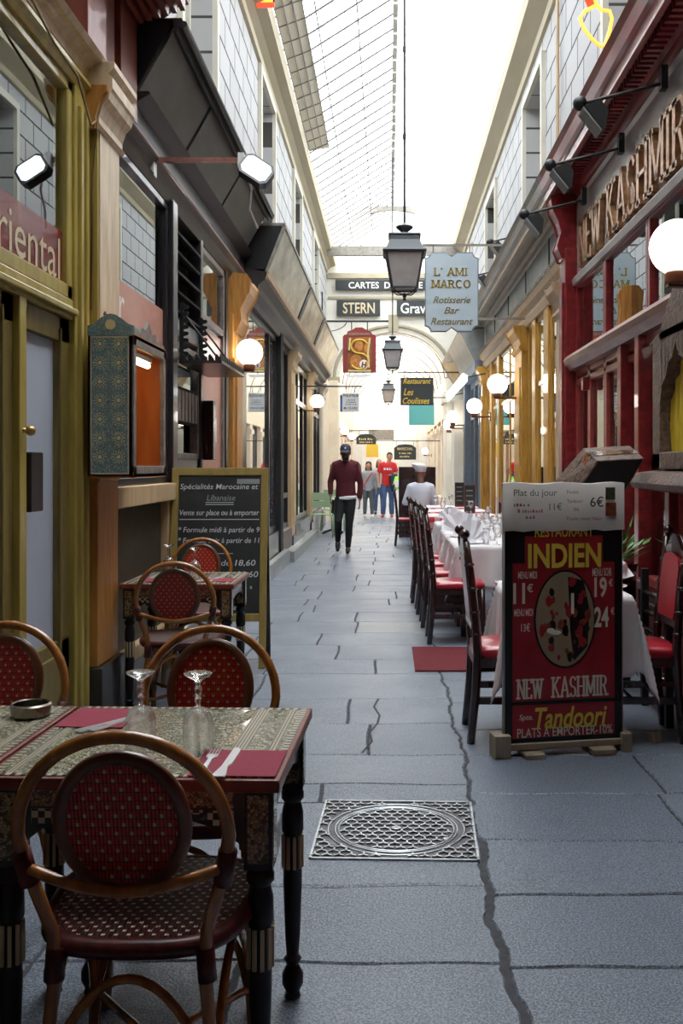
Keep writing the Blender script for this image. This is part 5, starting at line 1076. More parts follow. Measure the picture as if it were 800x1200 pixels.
def cloth(lb, cx, cy, w_, d_, drop, mt='cloth', z=.746, seed=1, rz=0, grp='white tablecloths on the right'):
    n = 56; r = random.Random(seed); ph = [r.uniform(0, 6.28) for _ in range(4)]; vs = []; c, s_ = math.cos(rz), math.sin(rz)
    for j in range(n+1):
        for i in range(n+1):
            u = (i/n-.5)*(w_+2*drop); v = (j/n-.5)*(d_+2*drop); ux = max(-w_/2, min(w_/2, u)); vy = max(-d_/2, min(d_/2, v)); dx, dy = abs(u)-w_/2, abs(v)-d_/2; dx = max(dx, 0); dy = max(dy, 0)
            h = 0; ox = oy = 0
            if dx > 0 or dy > 0:
                if dx > 0 and dy > 0:
                    h = math.hypot(dx, dy)*.93; o = .30*min(dx, dy)+.012; ox = math.copysign(o*.75, u); oy = math.copysign(o*.75, v)
                    wv = .02*math.sin(math.atan2(dx, dy)*6+ph[0])*min(1, h*5); ox += math.copysign(wv, u); oy -= math.copysign(wv, v)
                else:
                    h = max(dx, dy); t = (v if dx > 0 else u); f = .012+(.016*math.sin(t*17+ph[1])+.010*math.sin(t*31+ph[2]))*min(1, h*3.5)+.03*h
                    if dx > 0: ox = math.copysign(f, u)
                    else: oy = math.copysign(f, v)
            x, y = ux+ox, vy+oy; zz = z-h+(.0015*math.sin(u*13+v*9) if h == 0 else 0); vs.append((cx+x*c-y*s_, cy+x*s_+y*c, max(zz, .02)))
    fs = [(j*(n+1)+i, j*(n+1)+i+1, (j+1)*(n+1)+i+1, (j+1)*(n+1)+i) for j in range(n) for i in range(n)]
    q = MB(); q.add(vs, fs); o_ = solo('tablecloth', q, mt, lb, 'tablecloth', (cx, cy, z), grp, smooth=True)
    sd = o_.modifiers.new('thickness', 'SOLIDIFY'); sd.thickness = .0025; sd.offset = 1
dining_table('table standing behind the restaurant poster board', .92, 5.22, .60, .62); cloth('white tablecloth hanging in a point to the right of the poster board', .92, 5.22, .60, .62, .40, seed=2)
rowy = [(8.32, 'first table of the long white-clothed row, its end facing us', 'white tablecloth on the near end of the long row, hanging in a broad front panel'), (9.02, 'second table of the long white-clothed row', 'white tablecloth second along the long row'), (9.86, 'third table of the long white-clothed row', 'white tablecloth third along the long row'), (11.3, 'fourth table of the long white-clothed row', 'white tablecloth fourth along the long row, just before the red checks')]
for k, (y, la_, lb) in enumerate(rowy): dining_table(la_, .925, y, .74, .62); cloth(lb, .925, y, .74, .62, .34, seed=10+k)
for k, (y, a, b_, c) in enumerate(((13.0, 'first table with a red checked cloth', 'red checked tablecloth nearest us, hanging behind the dark chair backs', 'white top cloth over the nearer red checked cloth'), (14.3, 'second table with a red checked cloth', 'red checked tablecloth, middle of the three', 'white top cloth over the middle red checked cloth'), (15.7, 'third table with a red checked cloth, beside the person in white', 'red checked tablecloth farthest back', 'white top cloth over the farthest red checked cloth'))):
    dining_table(a, .95, y, .92, .8); cloth(b_, .95, y, .92, .8, .42, 'gingham', .746, 20+k, 0, 'red checked tablecloths'); cloth(c, .95, y, .90, .70, .04, 'cloth', .7535, 30+k)
# tableware on the long tables
def tumbler():
    q = MB(); q.lathe([(.026, 0), (.031, .11), (.033, .14), (.031, .14), (.029, .11), (.024, .006), (.001, .006)], 16, cap=False); return q
def stemglass():
    q = MB(); q.lathe([(.001, .0), (.032, 0), (.032, .003), (.006, .008), (.0045, .075), (.010, .085), (.032, .11), (.037, .14), (.033, .18), (.0315, .18), (.0355, .14), (.030, .112), (.001, .09)], 16, cap=False); return q
tm = part('drinking_glass', tumbler(), 'glassware', None, smooth=True); sm = part('wine_glass', stemglass(), 'glassware', None, smooth=True)
used = {'t': False, 's': False}; rg = random.Random(5)
def put_glass(kind, x, y, z, lb, grp):
    src = tm if kind == 't' else sm
    if used[kind]: o_ = src.copy(); link(o_)
    else: o_ = src; used[kind] = True
    o_.location = (x, y, z); tag(o_, lb, 'glass', grp)
for i in range(5):
    for j in range(6):
        y = 8.1+j*.40+rg.uniform(-.03, .03); 
        if abs(y-8.67) < .06 or abs(y-9.44) < .1: y += .15
        put_glass('s' if (i+j) % 2 else 't', .80+i*.10+rg.uniform(-.012, .012), y, .7475, 'clear glass in the crowded cluster in the middle of the long white tables', 'clear glasses crowded on the long white tables')
for i, (x, y) in enumerate(((.72, 13.0), (1.1, 13.1), (.8, 14.3), (1.15, 14.2), (.75, 15.6), (1.0, 15.8), (.7, 11.2), (1.15, 11.35))): put_glass('s', x, y, .755 if y > 12 else .7475, 'clear stemmed glass on the farther tables before the person in white', 'clear glasses on the farther tables')
for i, (x, y) in enumerate(((1.10, 5.0), (1.14, 5.12))): put_glass('s' if i else 't', x, y, .7475, ('tumbler' if not i else 'stemmed glass')+' beside the folded napkin right of the poster board', 'glasses right of the poster board')
def plate_(x, y, z, lb): q = MB(); q.lathe([(.07, 0), (.12, .012), (.125, .016), (.12, .016), (.075, .006), (.001, .006)], 28); o_ = solo('plate', q, 'white', lb, 'plate', (0, 0, 0), 'white plates on the tablecloths', smooth='auto'); o_.location = (x, y, z)
def fan_napkin(x, y, z, lb, rz=0, k=1.0):
    q = MB(); n = 11; vs = []; 
    for i in range(n):
        a = math.radians(18+144*i/(n-1)); rr = .17*k; y_ = .022*(1 if i % 2 else -1)
        vs += [(.01*math.cos(a), y_*.2, .005+.01), (rr*math.cos(a), y_, .005+rr*math.sin(a)), (rr*math.cos(a)*.99, y_+.004, .005+rr*math.sin(a)*.99), (.01*math.cos(a), y_*.2+.004, .015)]
    for i in range(n-1): a, b_ = 4*i, 4*(i+1); q.add([vs[a], vs[b_], vs[b_+1], vs[a+1]], [(0, 1, 2, 3)]); q.add([vs[a+3], vs[b_+3], vs[b_+2], vs[a+2]], [(3, 2, 1, 0)]); q.add([vs[a+1], vs[b_+1], vs[b_+2], vs[a+2]], [(0, 1, 2, 3)])
    q.add([(-.05, -.03, 0), (.05, -.03, 0), (.05, .03, 0), (-.05, .03, 0), (-.02, -.01, .03), (.02, -.01, .03), (.02, .01, .03), (-.02, .01, .03)], [(0, 3, 2, 1), (4, 5, 6, 7), (0, 1, 5, 4), (1, 2, 6, 5), (2, 3, 7, 6), (3, 0, 4, 7)])
    o_ = solo('folded_napkin', q, 'napkinwhite', lb, 'napkin', (0, 0, 0), 'fan-folded white napkins'); o_.location = (x, y, z); o_.rotation_euler = (0, 0, rz)
for (x, y, k, a, b_) in ((.70, 8.25, 1.1, 'white plate at the near end of the long row of tables', 'fan-folded white napkin nearest us on the long row of tables'), (.68, 9.0, 1.25, 'white plate second along the long row of tables', 'tall fan-folded white napkin second along the long row of tables'), (.70, 9.9, 1.1, 'white plate third along the long row of tables', 'fan-folded white napkin third along the long row of tables'), (.72, 11.3, 1, 'white plate on the fourth white-clothed table', 'fan-folded white napkin on the fourth white-clothed table'), (1.15, 5.25, 1.0, 'white plate at the right of the table behind the poster board', 'fan-folded white napkin showing right of the poster board')):
    plate_(x, y, .7475, a); fan_napkin(x, y, .755, b_, .1, k)
for k, (x, y, lb) in enumerate(((1.12, 15.45, 'small black menu board standing on the far tables, left-hand one'), (1.10, 13.3, 'small black menu board with chalk lines on the far tables, right-hand one'))):
    t = wthing('menu_board', lb, 'menu board', (x, y, .757), 'small black menu boards on the tables'); part('frame', MB().box((x-.075, y-.01, .757), (x+.075, y+.01, 1.14)), 'redchairback', t); part('slate', MB().box((x-.065, y-.013, .79), (x+.065, y-.0105, 1.13)), 'slateboard', t)
    for z in (.85, .92, .99, 1.06): part('chalk_line', MB().box((x-.05, y-.0145, z), (x+.04, y-.0135, z+.012)), 'chalkdim', t)
# side table with leaflets
t = wthing('side_table', 'small dark side table between the poster board and the long row of tables', 'side table', (.92, 6.75, 0)); part('tabletop', MB().box((.74, 6.58, .575), (1.10, 6.92, .60)), 'darkwood', t, bevel=.005)
for x in (.78, 1.06):
    for y in (6.62, 6.88): part('leg', MB().box((x-.018, y-.018, 0), (x+.018, y+.018, .575)), 'darkwood', t)
for k, (x, y, a, mt, lb) in enumerate(((.80, 6.68, .3, 'white', 'pale leaflet at the bottom of the little pile on the dark side table'), (.84, 6.70, -.2, 'rosepane', 'pinkish leaflet in the middle of the little pile on the dark side table'), (.82, 6.66, .6, 'white', 'pale leaflet on top of the little pile on the dark side table'))):
    q = MB(); q.box((-.05, -.075, 0), (.05, .075, .004)); o_ = solo('leaflet', q, mt, lb, 'leaflet', (0, 0, 0), 'leaflets on the side table'); o_.location = (x, y, .601+k*.0045); o_.rotation_euler = (0, 0, a)
# red mat
q = MB(); q.box((.18, 6.67, .002), (.98, 7.54, .012)); mt_ = solo('door_mat', q, 'matred', 'flat red mat lying on the paving behind the poster board', 'mat', (.58, 7.1, .002), bevel=.003)
q = MB(); q.box((.155, 6.64, .001), (1.0, 6.67, .010)); q.box((.155, 7.54, .001), (1.0, 7.57, .010)); q.box((.155, 6.64, .001), (.18, 7.57, .010)); q.v = [(a-.58, b_-7.1, c-.002) for a, b_, c in q.v]; part('rubber_edge', q, 'black', mt_)

# ================================================================ POSTER BOARD
BA = math.radians(11)
pb = thing('poster_board', 'tall red and black restaurant poster board with a paper sheet taped across its top', 'sign board', (.852, 4.79, 0), None, BA)
W = .60
def bf(u, z, d=-.016): return frame_m((u-W/2, d, z), *FCAM)
q = MB(); q.box((-W/2, -.012, .05), (W/2, .012, 1.29)); bd2 = part('panel', q, 'bannerred', pb)
q = MB(); q.tube([(-W/2, 0, .02), (-W/2, 0, 1.30)], .011, 8); q.tube([(W/2, 0, .02), (W/2, 0, 1.30)], .011, 8); q.tube([(-W/2, 0, 1.30), (W/2, 0, 1.30)], .010, 8); part('metal_frame', q, 'graymetal', pb, smooth=True)
q = MB(); q.box((-W/2, -.03, .03), (W/2+.02, .03, .062)); q.box((-W/2-.06, -.05, 0), (-W/2+.02, .05, .11)); q.box((W/2-.01, -.05, 0), (W/2+.04, .05, .09)); q.box((-.22, -.09, 0), (-.12, .06, .025)); q.box((.12, -.09, 0), (.24, .06, .03)); part('wooden_foot', q, 'palewood', pb, bevel=.004)
q = MB(); e = -.0125
for a, b_ in (((0, .05), (.038, 1.06)), ((W-.038, .05), (W, 1.06)), ((0, .05), (W, .085)), ((0, .245), (W, .262)), ((0, .93), (.10, 1.08)), ((W-.10, .93), (W, 1.08)), ((0, 1.06), (W, 1.10))): q.box((a[0]-W/2, -.0138, a[1]), (b_[0]-W/2, -.012, b_[1]))
part('black_border', q, 'bannerblack', bd2)
q = MB(); n = 24; q.prism([(.17*math.cos(PI*i/n), .98+.13*math.sin(PI*i/n)) for i in range(n+1)], 'y', -.0145, -.0135); part('red_dome', q, 'bannerred', bd2)
# oval photograph
q = MB(); n = 36; q.prism([(.305-W/2+.160*math.cos(2*PI*i/n), .655+.240*math.sin(2*PI*i/n)) for i in range(n)], 'y', -.0142, -.012); ov = part('oval_picture', q, 'bannerblack', bd2)
q = MB(); q.prism([(.305-W/2+.150*math.cos(2*PI*i/n), .655+.230*math.sin(2*PI*i/n)) for i in range(n)], 'y', -.0150, -.012); part('picture_ground', q, 'bannerbrown', ov)
rr = random.Random(4); q = MB(); q2 = MB(); q3 = MB()
for k in range(46):
    a = rr.uniform(0, 2*PI); d = math.sqrt(rr.random())*.9; x = .305-W/2+.140*d*math.cos(a); z = .655+.22*d*math.sin(a); s_ = rr.uniform(.008, .026); tgt = (q, q2, q3)[k % 3]
    tgt.prism([(x+s_*math.cos(t)*rr.uniform(.5, 1), z+s_*1.4*math.sin(t)*rr.uniform(.6, 1)) for t in [2*PI*i/7 for i in range(7)]], 'y', -.0158-.00003*k, -.012)
q3.prism([(.02, .86), (.10, .84), (.13, .7), (.12, .52), (.05, .45), (.03, .6)], 'y', -.0155, -.012); part('picture_figures', q, 'bannerred', ov); part('picture_highlights', q2, 'photo_red', ov); part('picture_shadows', q3, 'bannerblack', ov)
q = MB(); q.ball((-.07, -.016, .60), (.022, .002, .014), 10, 6); q.ball((-.045, -.016, .59), (.03, .002, .012), 10, 6); q.box((.035, -.0165, .68), (.05, -.0155, .78)); part('picture_details', q, 'bannercream', ov)
L = lambda s, u0, u1, z, h, m_, sh=0, b_=.01: part('lettering', text_mb(s, u1-u0, h, .0006, bf(u0, z, -.0165), sh, b_), m_, bd2)
L('RESTAURANT', .15, .45, 1.055, .05, 'banneryellow'); L('INDIEN', .115, .49, .905, .118, 'banneryellow', 0, .03)
L('MENU MIDI', .065, .16, .855, .035, 'bannercream'); L('11', .04, .10, .735, .10, 'bannercream', 0, .03); L('€', .11, .14, .79, .04, 'bannercream'); L('MENU MIDI', .045, .14, .675, .035, 'bannercream'); L('13€', .08, .125, .60, .04, 'bannercream')
L('MENU SOIR', .445, .545, .86, .04, 'bannercream'); L('19', .455, .52, .755, .10, 'bannercream', 0, .03); L('€', .53, .55, .81, .035, 'bannercream'); L('24', .455, .53, .61, .10, 'bannercream', 0, .03); L('€', .54, .56, .67, .035, 'bannercream')
part('lettering', serif_mb('NEW', .13, .095, .0105, .001, bf(.06, .275, -.0155)), 'bannercream', bd2); part('lettering', serif_mb('KASHMIR', .29, .10, .0105, .001, bf(.235, .275, -.0155)), 'bannercream', bd2)
L('Spte.', .07, .14, .165, .035, 'bannercream', .2); L('Tandoori', .15, .52, .125, .105, 'banneryellow', .25, .02); L('PLATS A EMPORTER-10%', .06, .55, .088, .045, 'bannercream', 0, .008)
q = MB(); vs = []; n = 12
for i in range(n+1):
    u = -W/2-.012+(W+.024)*i/n; dy = -.019-.003*math.sin(i*1.9)-(.004 if i == 6 else 0); vs += [(u, dy, 1.085+.004*math.sin(i*2.3)), (u, dy+.001, 1.315+.006*math.sin(i*1.3)), (u, .014, 1.318+.004*math.sin(i*1.3))]
q.add(vs, [(3*i, 3*i+3, 3*i+4, 3*i+1) for i in range(n)]+[(3*i+1, 3*i+4, 3*i+5, 3*i+2) for i in range(n)]); ps_ = part('paper_sheet', q, 'paper', pb, smooth=True)
K = lambda s, u0, u1, z, h, m_: part('print', text_mb(s, u1-u0, h, .0006, bf(u0, z, -.0245), 0, .004), m_, ps_)
K('Plat du jour', .04, .26, 1.245, .042, 'paperprint'); K('11€', .22, .285, 1.185, .035, 'paperprint'); K('6€', .43, .50, 1.20, .05, 'black')
for s, u0, u1, z in (('Poulet', .31, .37, 1.265), ('Tandoori', .31, .39, 1.22), ('ou', .345, .37, 1.18), ('Poulet sweet Naan', .31, .49, 1.135), ('#hh', .04, .12, 1.205), ('#iii', .06, .19, 1.175), ('#jjj', .10, .15, 1.145)): K(s, u0, u1, z, .017, 'paperred')
part('food_photo', MB().box((.51-W/2, -.0255, 1.235), (.56-W/2, -.0235, 1.295)), 'photo_green', ps_); part('food_photo', MB().box((.51-W/2, -.0255, 1.155), (.565-W/2, -.0235, 1.22)), 'photo_red', ps_)
q = MB(); q.prism([(0, 0), (.055, 0), (.07, .04), (.01, .055)], 'x', -.02, .03); o_ = solo('folded_card', q, 'palewood', 'small pale folded card lying on the ground right of the poster board', 'card', (0, 0, 0)); o_.location = (1.36, 4.95, .001); o_.rotation_euler = (0, 0, .6)
# carved lectern behind it
le = thing('menu_lectern', 'carved dark wooden menu lectern with a slanted box lid, rising behind the poster board', 'lectern', (1.22, 6.02, 0), None, .0)
V8 = dict(A=(1.193, 5.6, 1.43), B=(1.461, 5.6, 1.444), C=(1.452, 5.9, 1.523), D=(1.170, 5.9, 1.508), E=(.981, 6.1, 1.246), F=(1.085, 5.75, 1.22), G=(1.375, 5.75, 1.23), H=(1.27, 6.1, 1.24))
V8 = {k: Vector(v)-Vector((1.22, 6.02, 0)) for k, v in V8.items()}
q = MB(); q.add([V8[k] for k in 'FGHEABCD'], [(0, 3, 2, 1), (4, 5, 6, 7), (0, 1, 5, 4), (1, 2, 6, 5), (2, 3, 7, 6), (3, 0, 4, 7)]); part('slanted_box', q, 'carved', le, bevel=.006)
c_ = (V8['A']+V8['B']+V8['F']+V8['G'])/4; q = MB(); q.add([c_+(V8[k]-c_)*.94+Vector((0, -.004, -.002)) for k in 'FGBA'], [(0, 1, 2, 3)]); part('dark_front', q, 'blackmatte', le)
def strip(a, b_, c, d, t0, t1, dz):
    a, b_, c, d = [V8[k] for k in (a, b_, c, d)]; q = MB(); return q.add([a.lerp(d, t0)+dz, b_.lerp(c, t0)+dz, b_.lerp(c, t1)+dz, a.lerp(d, t1)+dz], [(0, 1, 2, 3)])
part('inlay_border', strip('A', 'B', 'C', 'D', .35, .65, Vector((0, -.002, .003))), 'opera', le); part('inlay_border', strip('F', 'A', 'D', 'E', .35, .65, Vector((-.004, -.001, .002))), 'opera', le)
q = MB(); q.lathe([(.16, 0), (.16, .03), (.05, .05), (.03, .1), (.028, 1.0), (.045, 1.1), (.03, 1.2), (.05, 1.24)], 16); part('post', q, 'darkwood', le, smooth='auto')
# plant
pt_ = thing('potted_plant', 'small green leafy plant peeping out right of the poster board', 'plant', (1.44, 6.3, 0))
q = MB(); q.lathe([(.11, 0), (.14, .35), (.15, .75), (.16, .78), (.13, .78)], 20); part('pot', q, 'darkwood', pt_, smooth='auto')
q = MB(); rr = random.Random(9)
for k in range(60):
    a = rr.uniform(0, 6.28); el = rr.uniform(.3, 1.3); ln_ = rr.uniform(.12, .3); x, y, z = rr.uniform(-.05, .05), rr.uniform(-.05, .05), .78; d = Vector((math.cos(a)*math.cos(el), math.sin(a)*math.cos(el), math.sin(el))); c = Vector((x, y, z))+d*ln_*rr.uniform(.5, 1); s_ = d.cross(Vector((0, 0, 1))).normalized()*.022; tip = c+d*.11
    q.add([c, c+d*.045+s_, tip, c+d*.045-s_], [(0, 1, 2, 3)]); q.tube([(x, y, z), tuple(c)], .0025, 4)
part('foliage', q, 'leaf', pt_)
# carved mirror frame with yellow drapery
cf = wthing('carved_display', 'carved wooden wall display with an arched opening showing yellow drapery, at the right edge', 'display case', (1.7, 6.0, 1.35))
q = MB(); xa, xb = 1.58, 1.68; ya, yb, za, zb = 4.85, 5.88, 1.38, 2.14
Pm = [(yb, za), (yb, zb), (5.7, zb+.02), (5.6, zb+.12), (5.54, zb+.26), (5.28, zb+.12), (5.08, zb+.02), (ya, zb), (ya, za)]
ym = 5.41
ar_ = [(5.72, za+.10), (5.72, 1.78), (5.68, 1.87), (5.60, 1.92), (5.55, 1.99), (5.47, 2.02), (ym, 2.10), (5.35, 2.02), (5.27, 1.99), (5.22, 1.92), (5.14, 1.87), (5.10, 1.78), (5.10, za+.10)]
for a, b_ in (((ya, za), (5.10, zb)), ((5.72, za), (yb, zb)), ((ya, za), (yb, za+.10))): q.box((xa, a[0], a[1]), (xb, b_[0], b_[1]))
for p0, p1 in zip(ar_[1:-2], ar_[2:-1]):
    lo_ = [(p0[0], p0[1]), (p1[0], p1[1]), (p1[0], zb+.03), (p0[0], zb+.03)]; q.prism(lo_, 'x', xa, xb)
q.prism([(yb, zb), (5.72, zb+.03), (5.62, zb+.12), (ym, zb+.28), (5.2, zb+.12), (5.1, zb+.03), (ya, zb)], 'x', xa, xb); part('carved_frame', q, 'carved', cf, bevel=.008)
q = MB(); q.prism([(1.68, 1.38), (1.50, 1.36), (1.46, 1.30), (1.47, 1.27), (1.68, 1.24)], 'y', ya, yb+.05); part('shelf', q, 'carved', cf)
q = MB(); vs = []; n = 30
for i in range(n+1):
    y = 5.10+.62*i/n; x = 1.66+.010*math.sin(i*1.4)
    top_ = 2.10-abs(y-ym)*.7; vs += [(x, y, za+.1), (x-.01, y, (za+top_)/2), (x, y, top_)]
q.add(vs, [(3*i, 3*i+3, 3*i+4, 3*i+1) for i in range(n)]+[(3*i+1, 3*i+4, 3*i+5, 3*i+2) for i in range(n)]); part('yellow_drapery', q, 'yellowcloth', cf, smooth=True)
q = MB(); q.prism([(1.74, 2.44), (1.66, 2.44), (1.60, 2.50), (1.62, 2.62), (1.60, 2.72), (1.66, 2.76), (1.74, 2.76)], 'y', 7.05, 7.13); q.v = [(1.74+(x-1.74)*.55, y, 2.34+(z-2.44)*1.1) for x, y, z in q.v]; bx_ = solo('wooden_wall_box', q, 'orangewood', 'small shaped wooden box fixed to the red mullion under the copper letters', 'wall box', (1.7, 7.1, 2.44), bevel=.006)
q = MB(); q.box((1.66, 8.38, 2.05), (1.72, 8.46, 2.16)); solo('alarm_box', q, 'kred', 'tiny dark red box under the red window rail', 'alarm box', (1.69, 8.4, 2.05), bevel=.006)
q = MB(); q.tube([(1.5, 4.6, 3.9), (1.52, 4.62, 3.3), (1.50, 4.64, 2.9), (1.56, 4.66, 2.62), (1.60, 4.64, 2.4)], .007, 6); solo('cable', q, 'copperletter', 'thin cable hanging down to the globe lamp at the right edge', 'cable', (1.5, 4.6, 2.4))
# round iron railing coils seen low at the right edge
st = thing('stacked_chair_rail', 'dark ladder-like rack low at the right edge behind the red-backed chair', 'rack', (1.5, 5.5, 0)); q = MB()
for k in range(6): q.tube([(0, -.25, .12+k*.11), (0, .25, .12+k*.11)], .018, 8)
part('rungs', q, 'pewter', st, smooth=True); part('upright', bxs(((-.02, -.27, 0), (.02, -.23, .8))), 'black', st); part('upright', bxs(((-.02, .23, 0), (.02, .27, .8))), 'black', st)

# ================================================================ MANHOLE COVER
mh = thing('manhole_cover', 'square cast-iron cover with a round lid set into the paving', 'manhole cover', (.03, 3.78, 0), None, math.radians(-2.0))
h = .303; part('plate', MB().box((-h, -h, -.01), (h, h, .003)), 'manhole' if 'manhole' in M else 'iron', mh)
q = MB()
for a, b_ in (((-h, -h), (h, -h+.008)), ((-h, h-.008), (h, h)), ((-h, -h), (-h+.008, h)), ((h-.008, -h), (h, h))): q.box((a[0], a[1], 0), (b_[0], b_[1], .008))
part('rim', q, 'manhole_rib', mh)
lid = MB()
for R_ in (.235, .222, .262): lid.tube([(R_*math.cos(2*PI*i/60), R_*math.sin(2*PI*i/60), .003) for i in range(60)], .0045, 6, closed=True)
part('round_lid_rings', lid, 'manhole_rib', mh, smooth=True)
q = MB(); pit = .044; i0 = 0
for j in range(-8, 9):
    for i in range(-8, 9):
        x = (i+(.5 if j % 2 else 0))*pit; y = j*pit*.866
        if abs(x) > h-.017 or abs(y) > h-.017: continue
        d = math.hypot(x, y)
        if .213 < d < .27: continue
        for a in (90, 210, 330):
            t = math.radians(a); q.cbox((x+.009*math.cos(t), y+.009*math.sin(t), .0055), (.023, .0062, .007), t)
part('tread_pattern', q, 'manhole_rib', mh)
q = MB(); q.lathe([(.018, 0), (.018, .008), (.012, .009)], 16); q.lathe([(.012, 0), (.012, .006)], 12, (.19, -.10, 0)); part('lifting_boss', q, 'manhole_rib', mh)

# ================================================================ GREEN CAFE CHAIR, small round table
gc = thing('cafe_chair', 'pale green metal cafe chair with a slatted back, by the left wall', 'chair', (-1.33, 19.3, 0), 'metal cafe furniture by the left wall', 0)
q = MB(); q.box((-.22, -.245, .60), (.22, -.225, .72)); q.box((-.22, -.25, .735), (.22, -.23, .88)); part('backrest', q, 'greenpaint', gc, bevel=.006)
q = MB()
for k in range(7): q.box((-.22, -.2+k*.06, .44), (.22, -.15+k*.06, .455))
part('seat_slats', q, 'greenpaint', gc)
for s in (-1, 1):
    q = MB(); q.tube([(s*.25, -.26, 0), (s*.235, -.23, .42), (s*.20, -.22, .46), (s*.215, -.235, .60), (s*.22, -.24, .88)], .014, 8); part('rear_leg', q, 'greenpaint', gc, smooth=True)
    q = MB(); q.tube([(s*.25, .24, 0), (s*.235, .21, .43), (s*.2, .2, .45), (s*.2, -.2, .45)], .014, 8); part('front_leg', q, 'greenpaint', gc, smooth=True)
q = MB(); q.tube([(-.2, -.22, .45), (.2, -.22, .45)], .012, 8); part('cross_bar', q, 'greenpaint', gc)
g2 = instance(gc, (-1.2, 21.3, 0), PI, 'second metal cafe chair, mostly hidden behind the round table')
rt = thing('round_table', 'small round cafe table with a dark pedestal behind the green chair', 'table', (-1.15, 20.3, 0)); q = MB(); q.lathe([(.32, .70), (.33, .715), (.32, .73)], 32); part('tabletop', q, 'graymetal', rt, smooth='auto')
q = MB(); q.tube([(0, 0, .05), (0, 0, .7)], .035, 10); part('pedestal', q, 'black', rt)
q = MB()
for a in range(4): t = PI/4+a*PI/2; q.tube([(0, 0, .09), (.28*math.cos(t), .28*math.sin(t), .02)], .022, 6)
part('base', q, 'black', rt)
# dark free-standing panel behind the person in white
q = MB(); q.box((.2, 19.2, 0), (.92, 19.26, 1.38)); q.box((.2, 19.15, 0), (.26, 19.3, 1.38)); q.box((.86, 19.15, 0), (.92, 19.3, 1.38)); solo('dark_screen', q, 'darkwood', 'dark wooden screen standing behind the person in white', 'screen', (.56, 19.2, 0))

# ================================================================ PEOPLE
def human(label, loc, rz, J, skin='skin', vox=.011, hair=None):
    r = thing('person', label, 'person', loc, None, rz); q = MB()
    hx, hy, hz = J['head']; sl_, sr = J['sh']; hl, hr = J['hip']; px = (hl[0]+hr[0])/2; py = (hl[1]+hr[1])/2; pz = hl[2]; cx = (sl_[0]+sr[0])/2; cy = (sl_[1]+sr[1])/2; cz = sl_[2]; fat = J.get('w', 1)
    def T(k, grow=0, lo=0, hi=1, n=9):
        prof = [(0, .150, .105), (.12, .158, .11), (.3, .135, .095), (.45, .13, .095), (.62, .150, .105), (.8, .165, .11), (.92, .150, .095), (1.02, .09, .07)]
        out = []
        for t, rx, ry in prof:
            if lo <= t <= hi: out.append((px+(cx-px)*t, py+(cy-py)*t, pz-.04+(cz+.02-pz+.04)*t, rx*fat+grow, ry*fat+grow))
        return out
    q.loft(T(0), 20)
    n0 = (cx, cy+.01, cz); q.tube([n0, (hx, hy+.02, hz-.06)], [.062, .052], 12)
    q.loft([(hx, hy+.01, hz-.115, .028, .03), (hx, hy, hz-.09, .052, .06), (hx, hy, hz-.03, .070, .085), (hx, hy+.005, hz+.03, .076, .096), (hx, hy+.008, hz+.075, .066, .085), (hx, hy+.01, hz+.108, .035, .045), (hx, hy+.01, hz+.116, .008, .01)], 18)
    fs_ = -1
    q.loft([(hx, hy-.082, hz-.035, .014, .012), (hx, hy-.088, hz-.028, .014, .018), (hx, hy-.08, hz+.015, .007, .008)], 8); q.ball((hx, hy-.075, hz-.062), (.024, .012, .009), 10, 6); q.ball((hx, hy-.065, hz-.098), (.022, .02, .016), 10, 6)
    for s in (-1, 1): q.ball((hx+s*.078, hy+.01, hz-.01), (.010, .018, .03), 8, 6)
    for (a, b_, c) in J['arm']:
        q.tube([a, Vector(a).lerp(Vector(b_), .5), b_, Vector(b_).lerp(Vector(c), .35), c], [.052, .046, .040, .040, .027], 10)
        d = (Vector(c)-Vector(b_)).normalized(); sd = d.cross(Vector((0, 1, 0))); sd = sd.normalized() if sd.length > .1 else Vector((1, 0, 0)); nn_ = d.cross(sd)
        for k in range(4):
            o = sd*(.0)+nn_*((k-1.5)*.019); b0 = Vector(c)+o*.6; L_ = (.082, .092, .088, .07)[k]
            q.tube([b0, Vector(c)+d*.08+o, Vector(c)+d*(.08+L_*.5)+o*1.05, Vector(c)+d*(.08+L_*.85)+o-sd*.02*(1 if a[0] > cx else -1)], [.014, .0125, .0105, .0085], 8)
        q.tube([Vector(c)+d*.015, Vector(c)+d*.05-nn_*.038, Vector(c)+d*.09-nn_*.045], [.015, .012, .0095], 8)
    for (a, b_, c, t) in J['leg']:
        q.tube([a, Vector(a).lerp(Vector(b_), .5), b_, Vector(b_).lerp(Vector(c), .3), c], [.088, .074, .055, .055, .036], 12); q.tube([c, Vector(c).lerp(Vector(t), .5), t], [.036, .036, .025], 8)
    b0 = part('body', q, skin, r); m1 = b0.modifiers.new('fuse', 'REMESH'); m1.mode = 'VOXEL'; m1.voxel_size = vox; m1.use_smooth_shade = True; m2 = b0.modifiers.new('soften', 'SMOOTH'); m2.iterations = 2; m2.factor = .4
    for s in (-1, 1): e = MB(); e.ball((hx+s*.03, hy-.083, hz+.0), (.011, .006, .006), 8, 6); part('eye', e, 'eye', b0)
    e = MB(); e.ball((hx, hy-.086, hz-.062), (.02, .004, .004), 8, 6); part('mouth', e, 'paperred', b0)
    return r, T
def garment(r, nm, q, mt, vox=.013, it=4): o_ = part(nm, q, mt, r); m1 = o_.modifiers.new('fuse', 'REMESH'); m1.mode = 'VOXEL'; m1.voxel_size = vox; m1.use_smooth_shade = True; m2 = o_.modifiers.new('soften', 'SMOOTH'); m2.iterations = it+5; m2.factor = .5; return o_
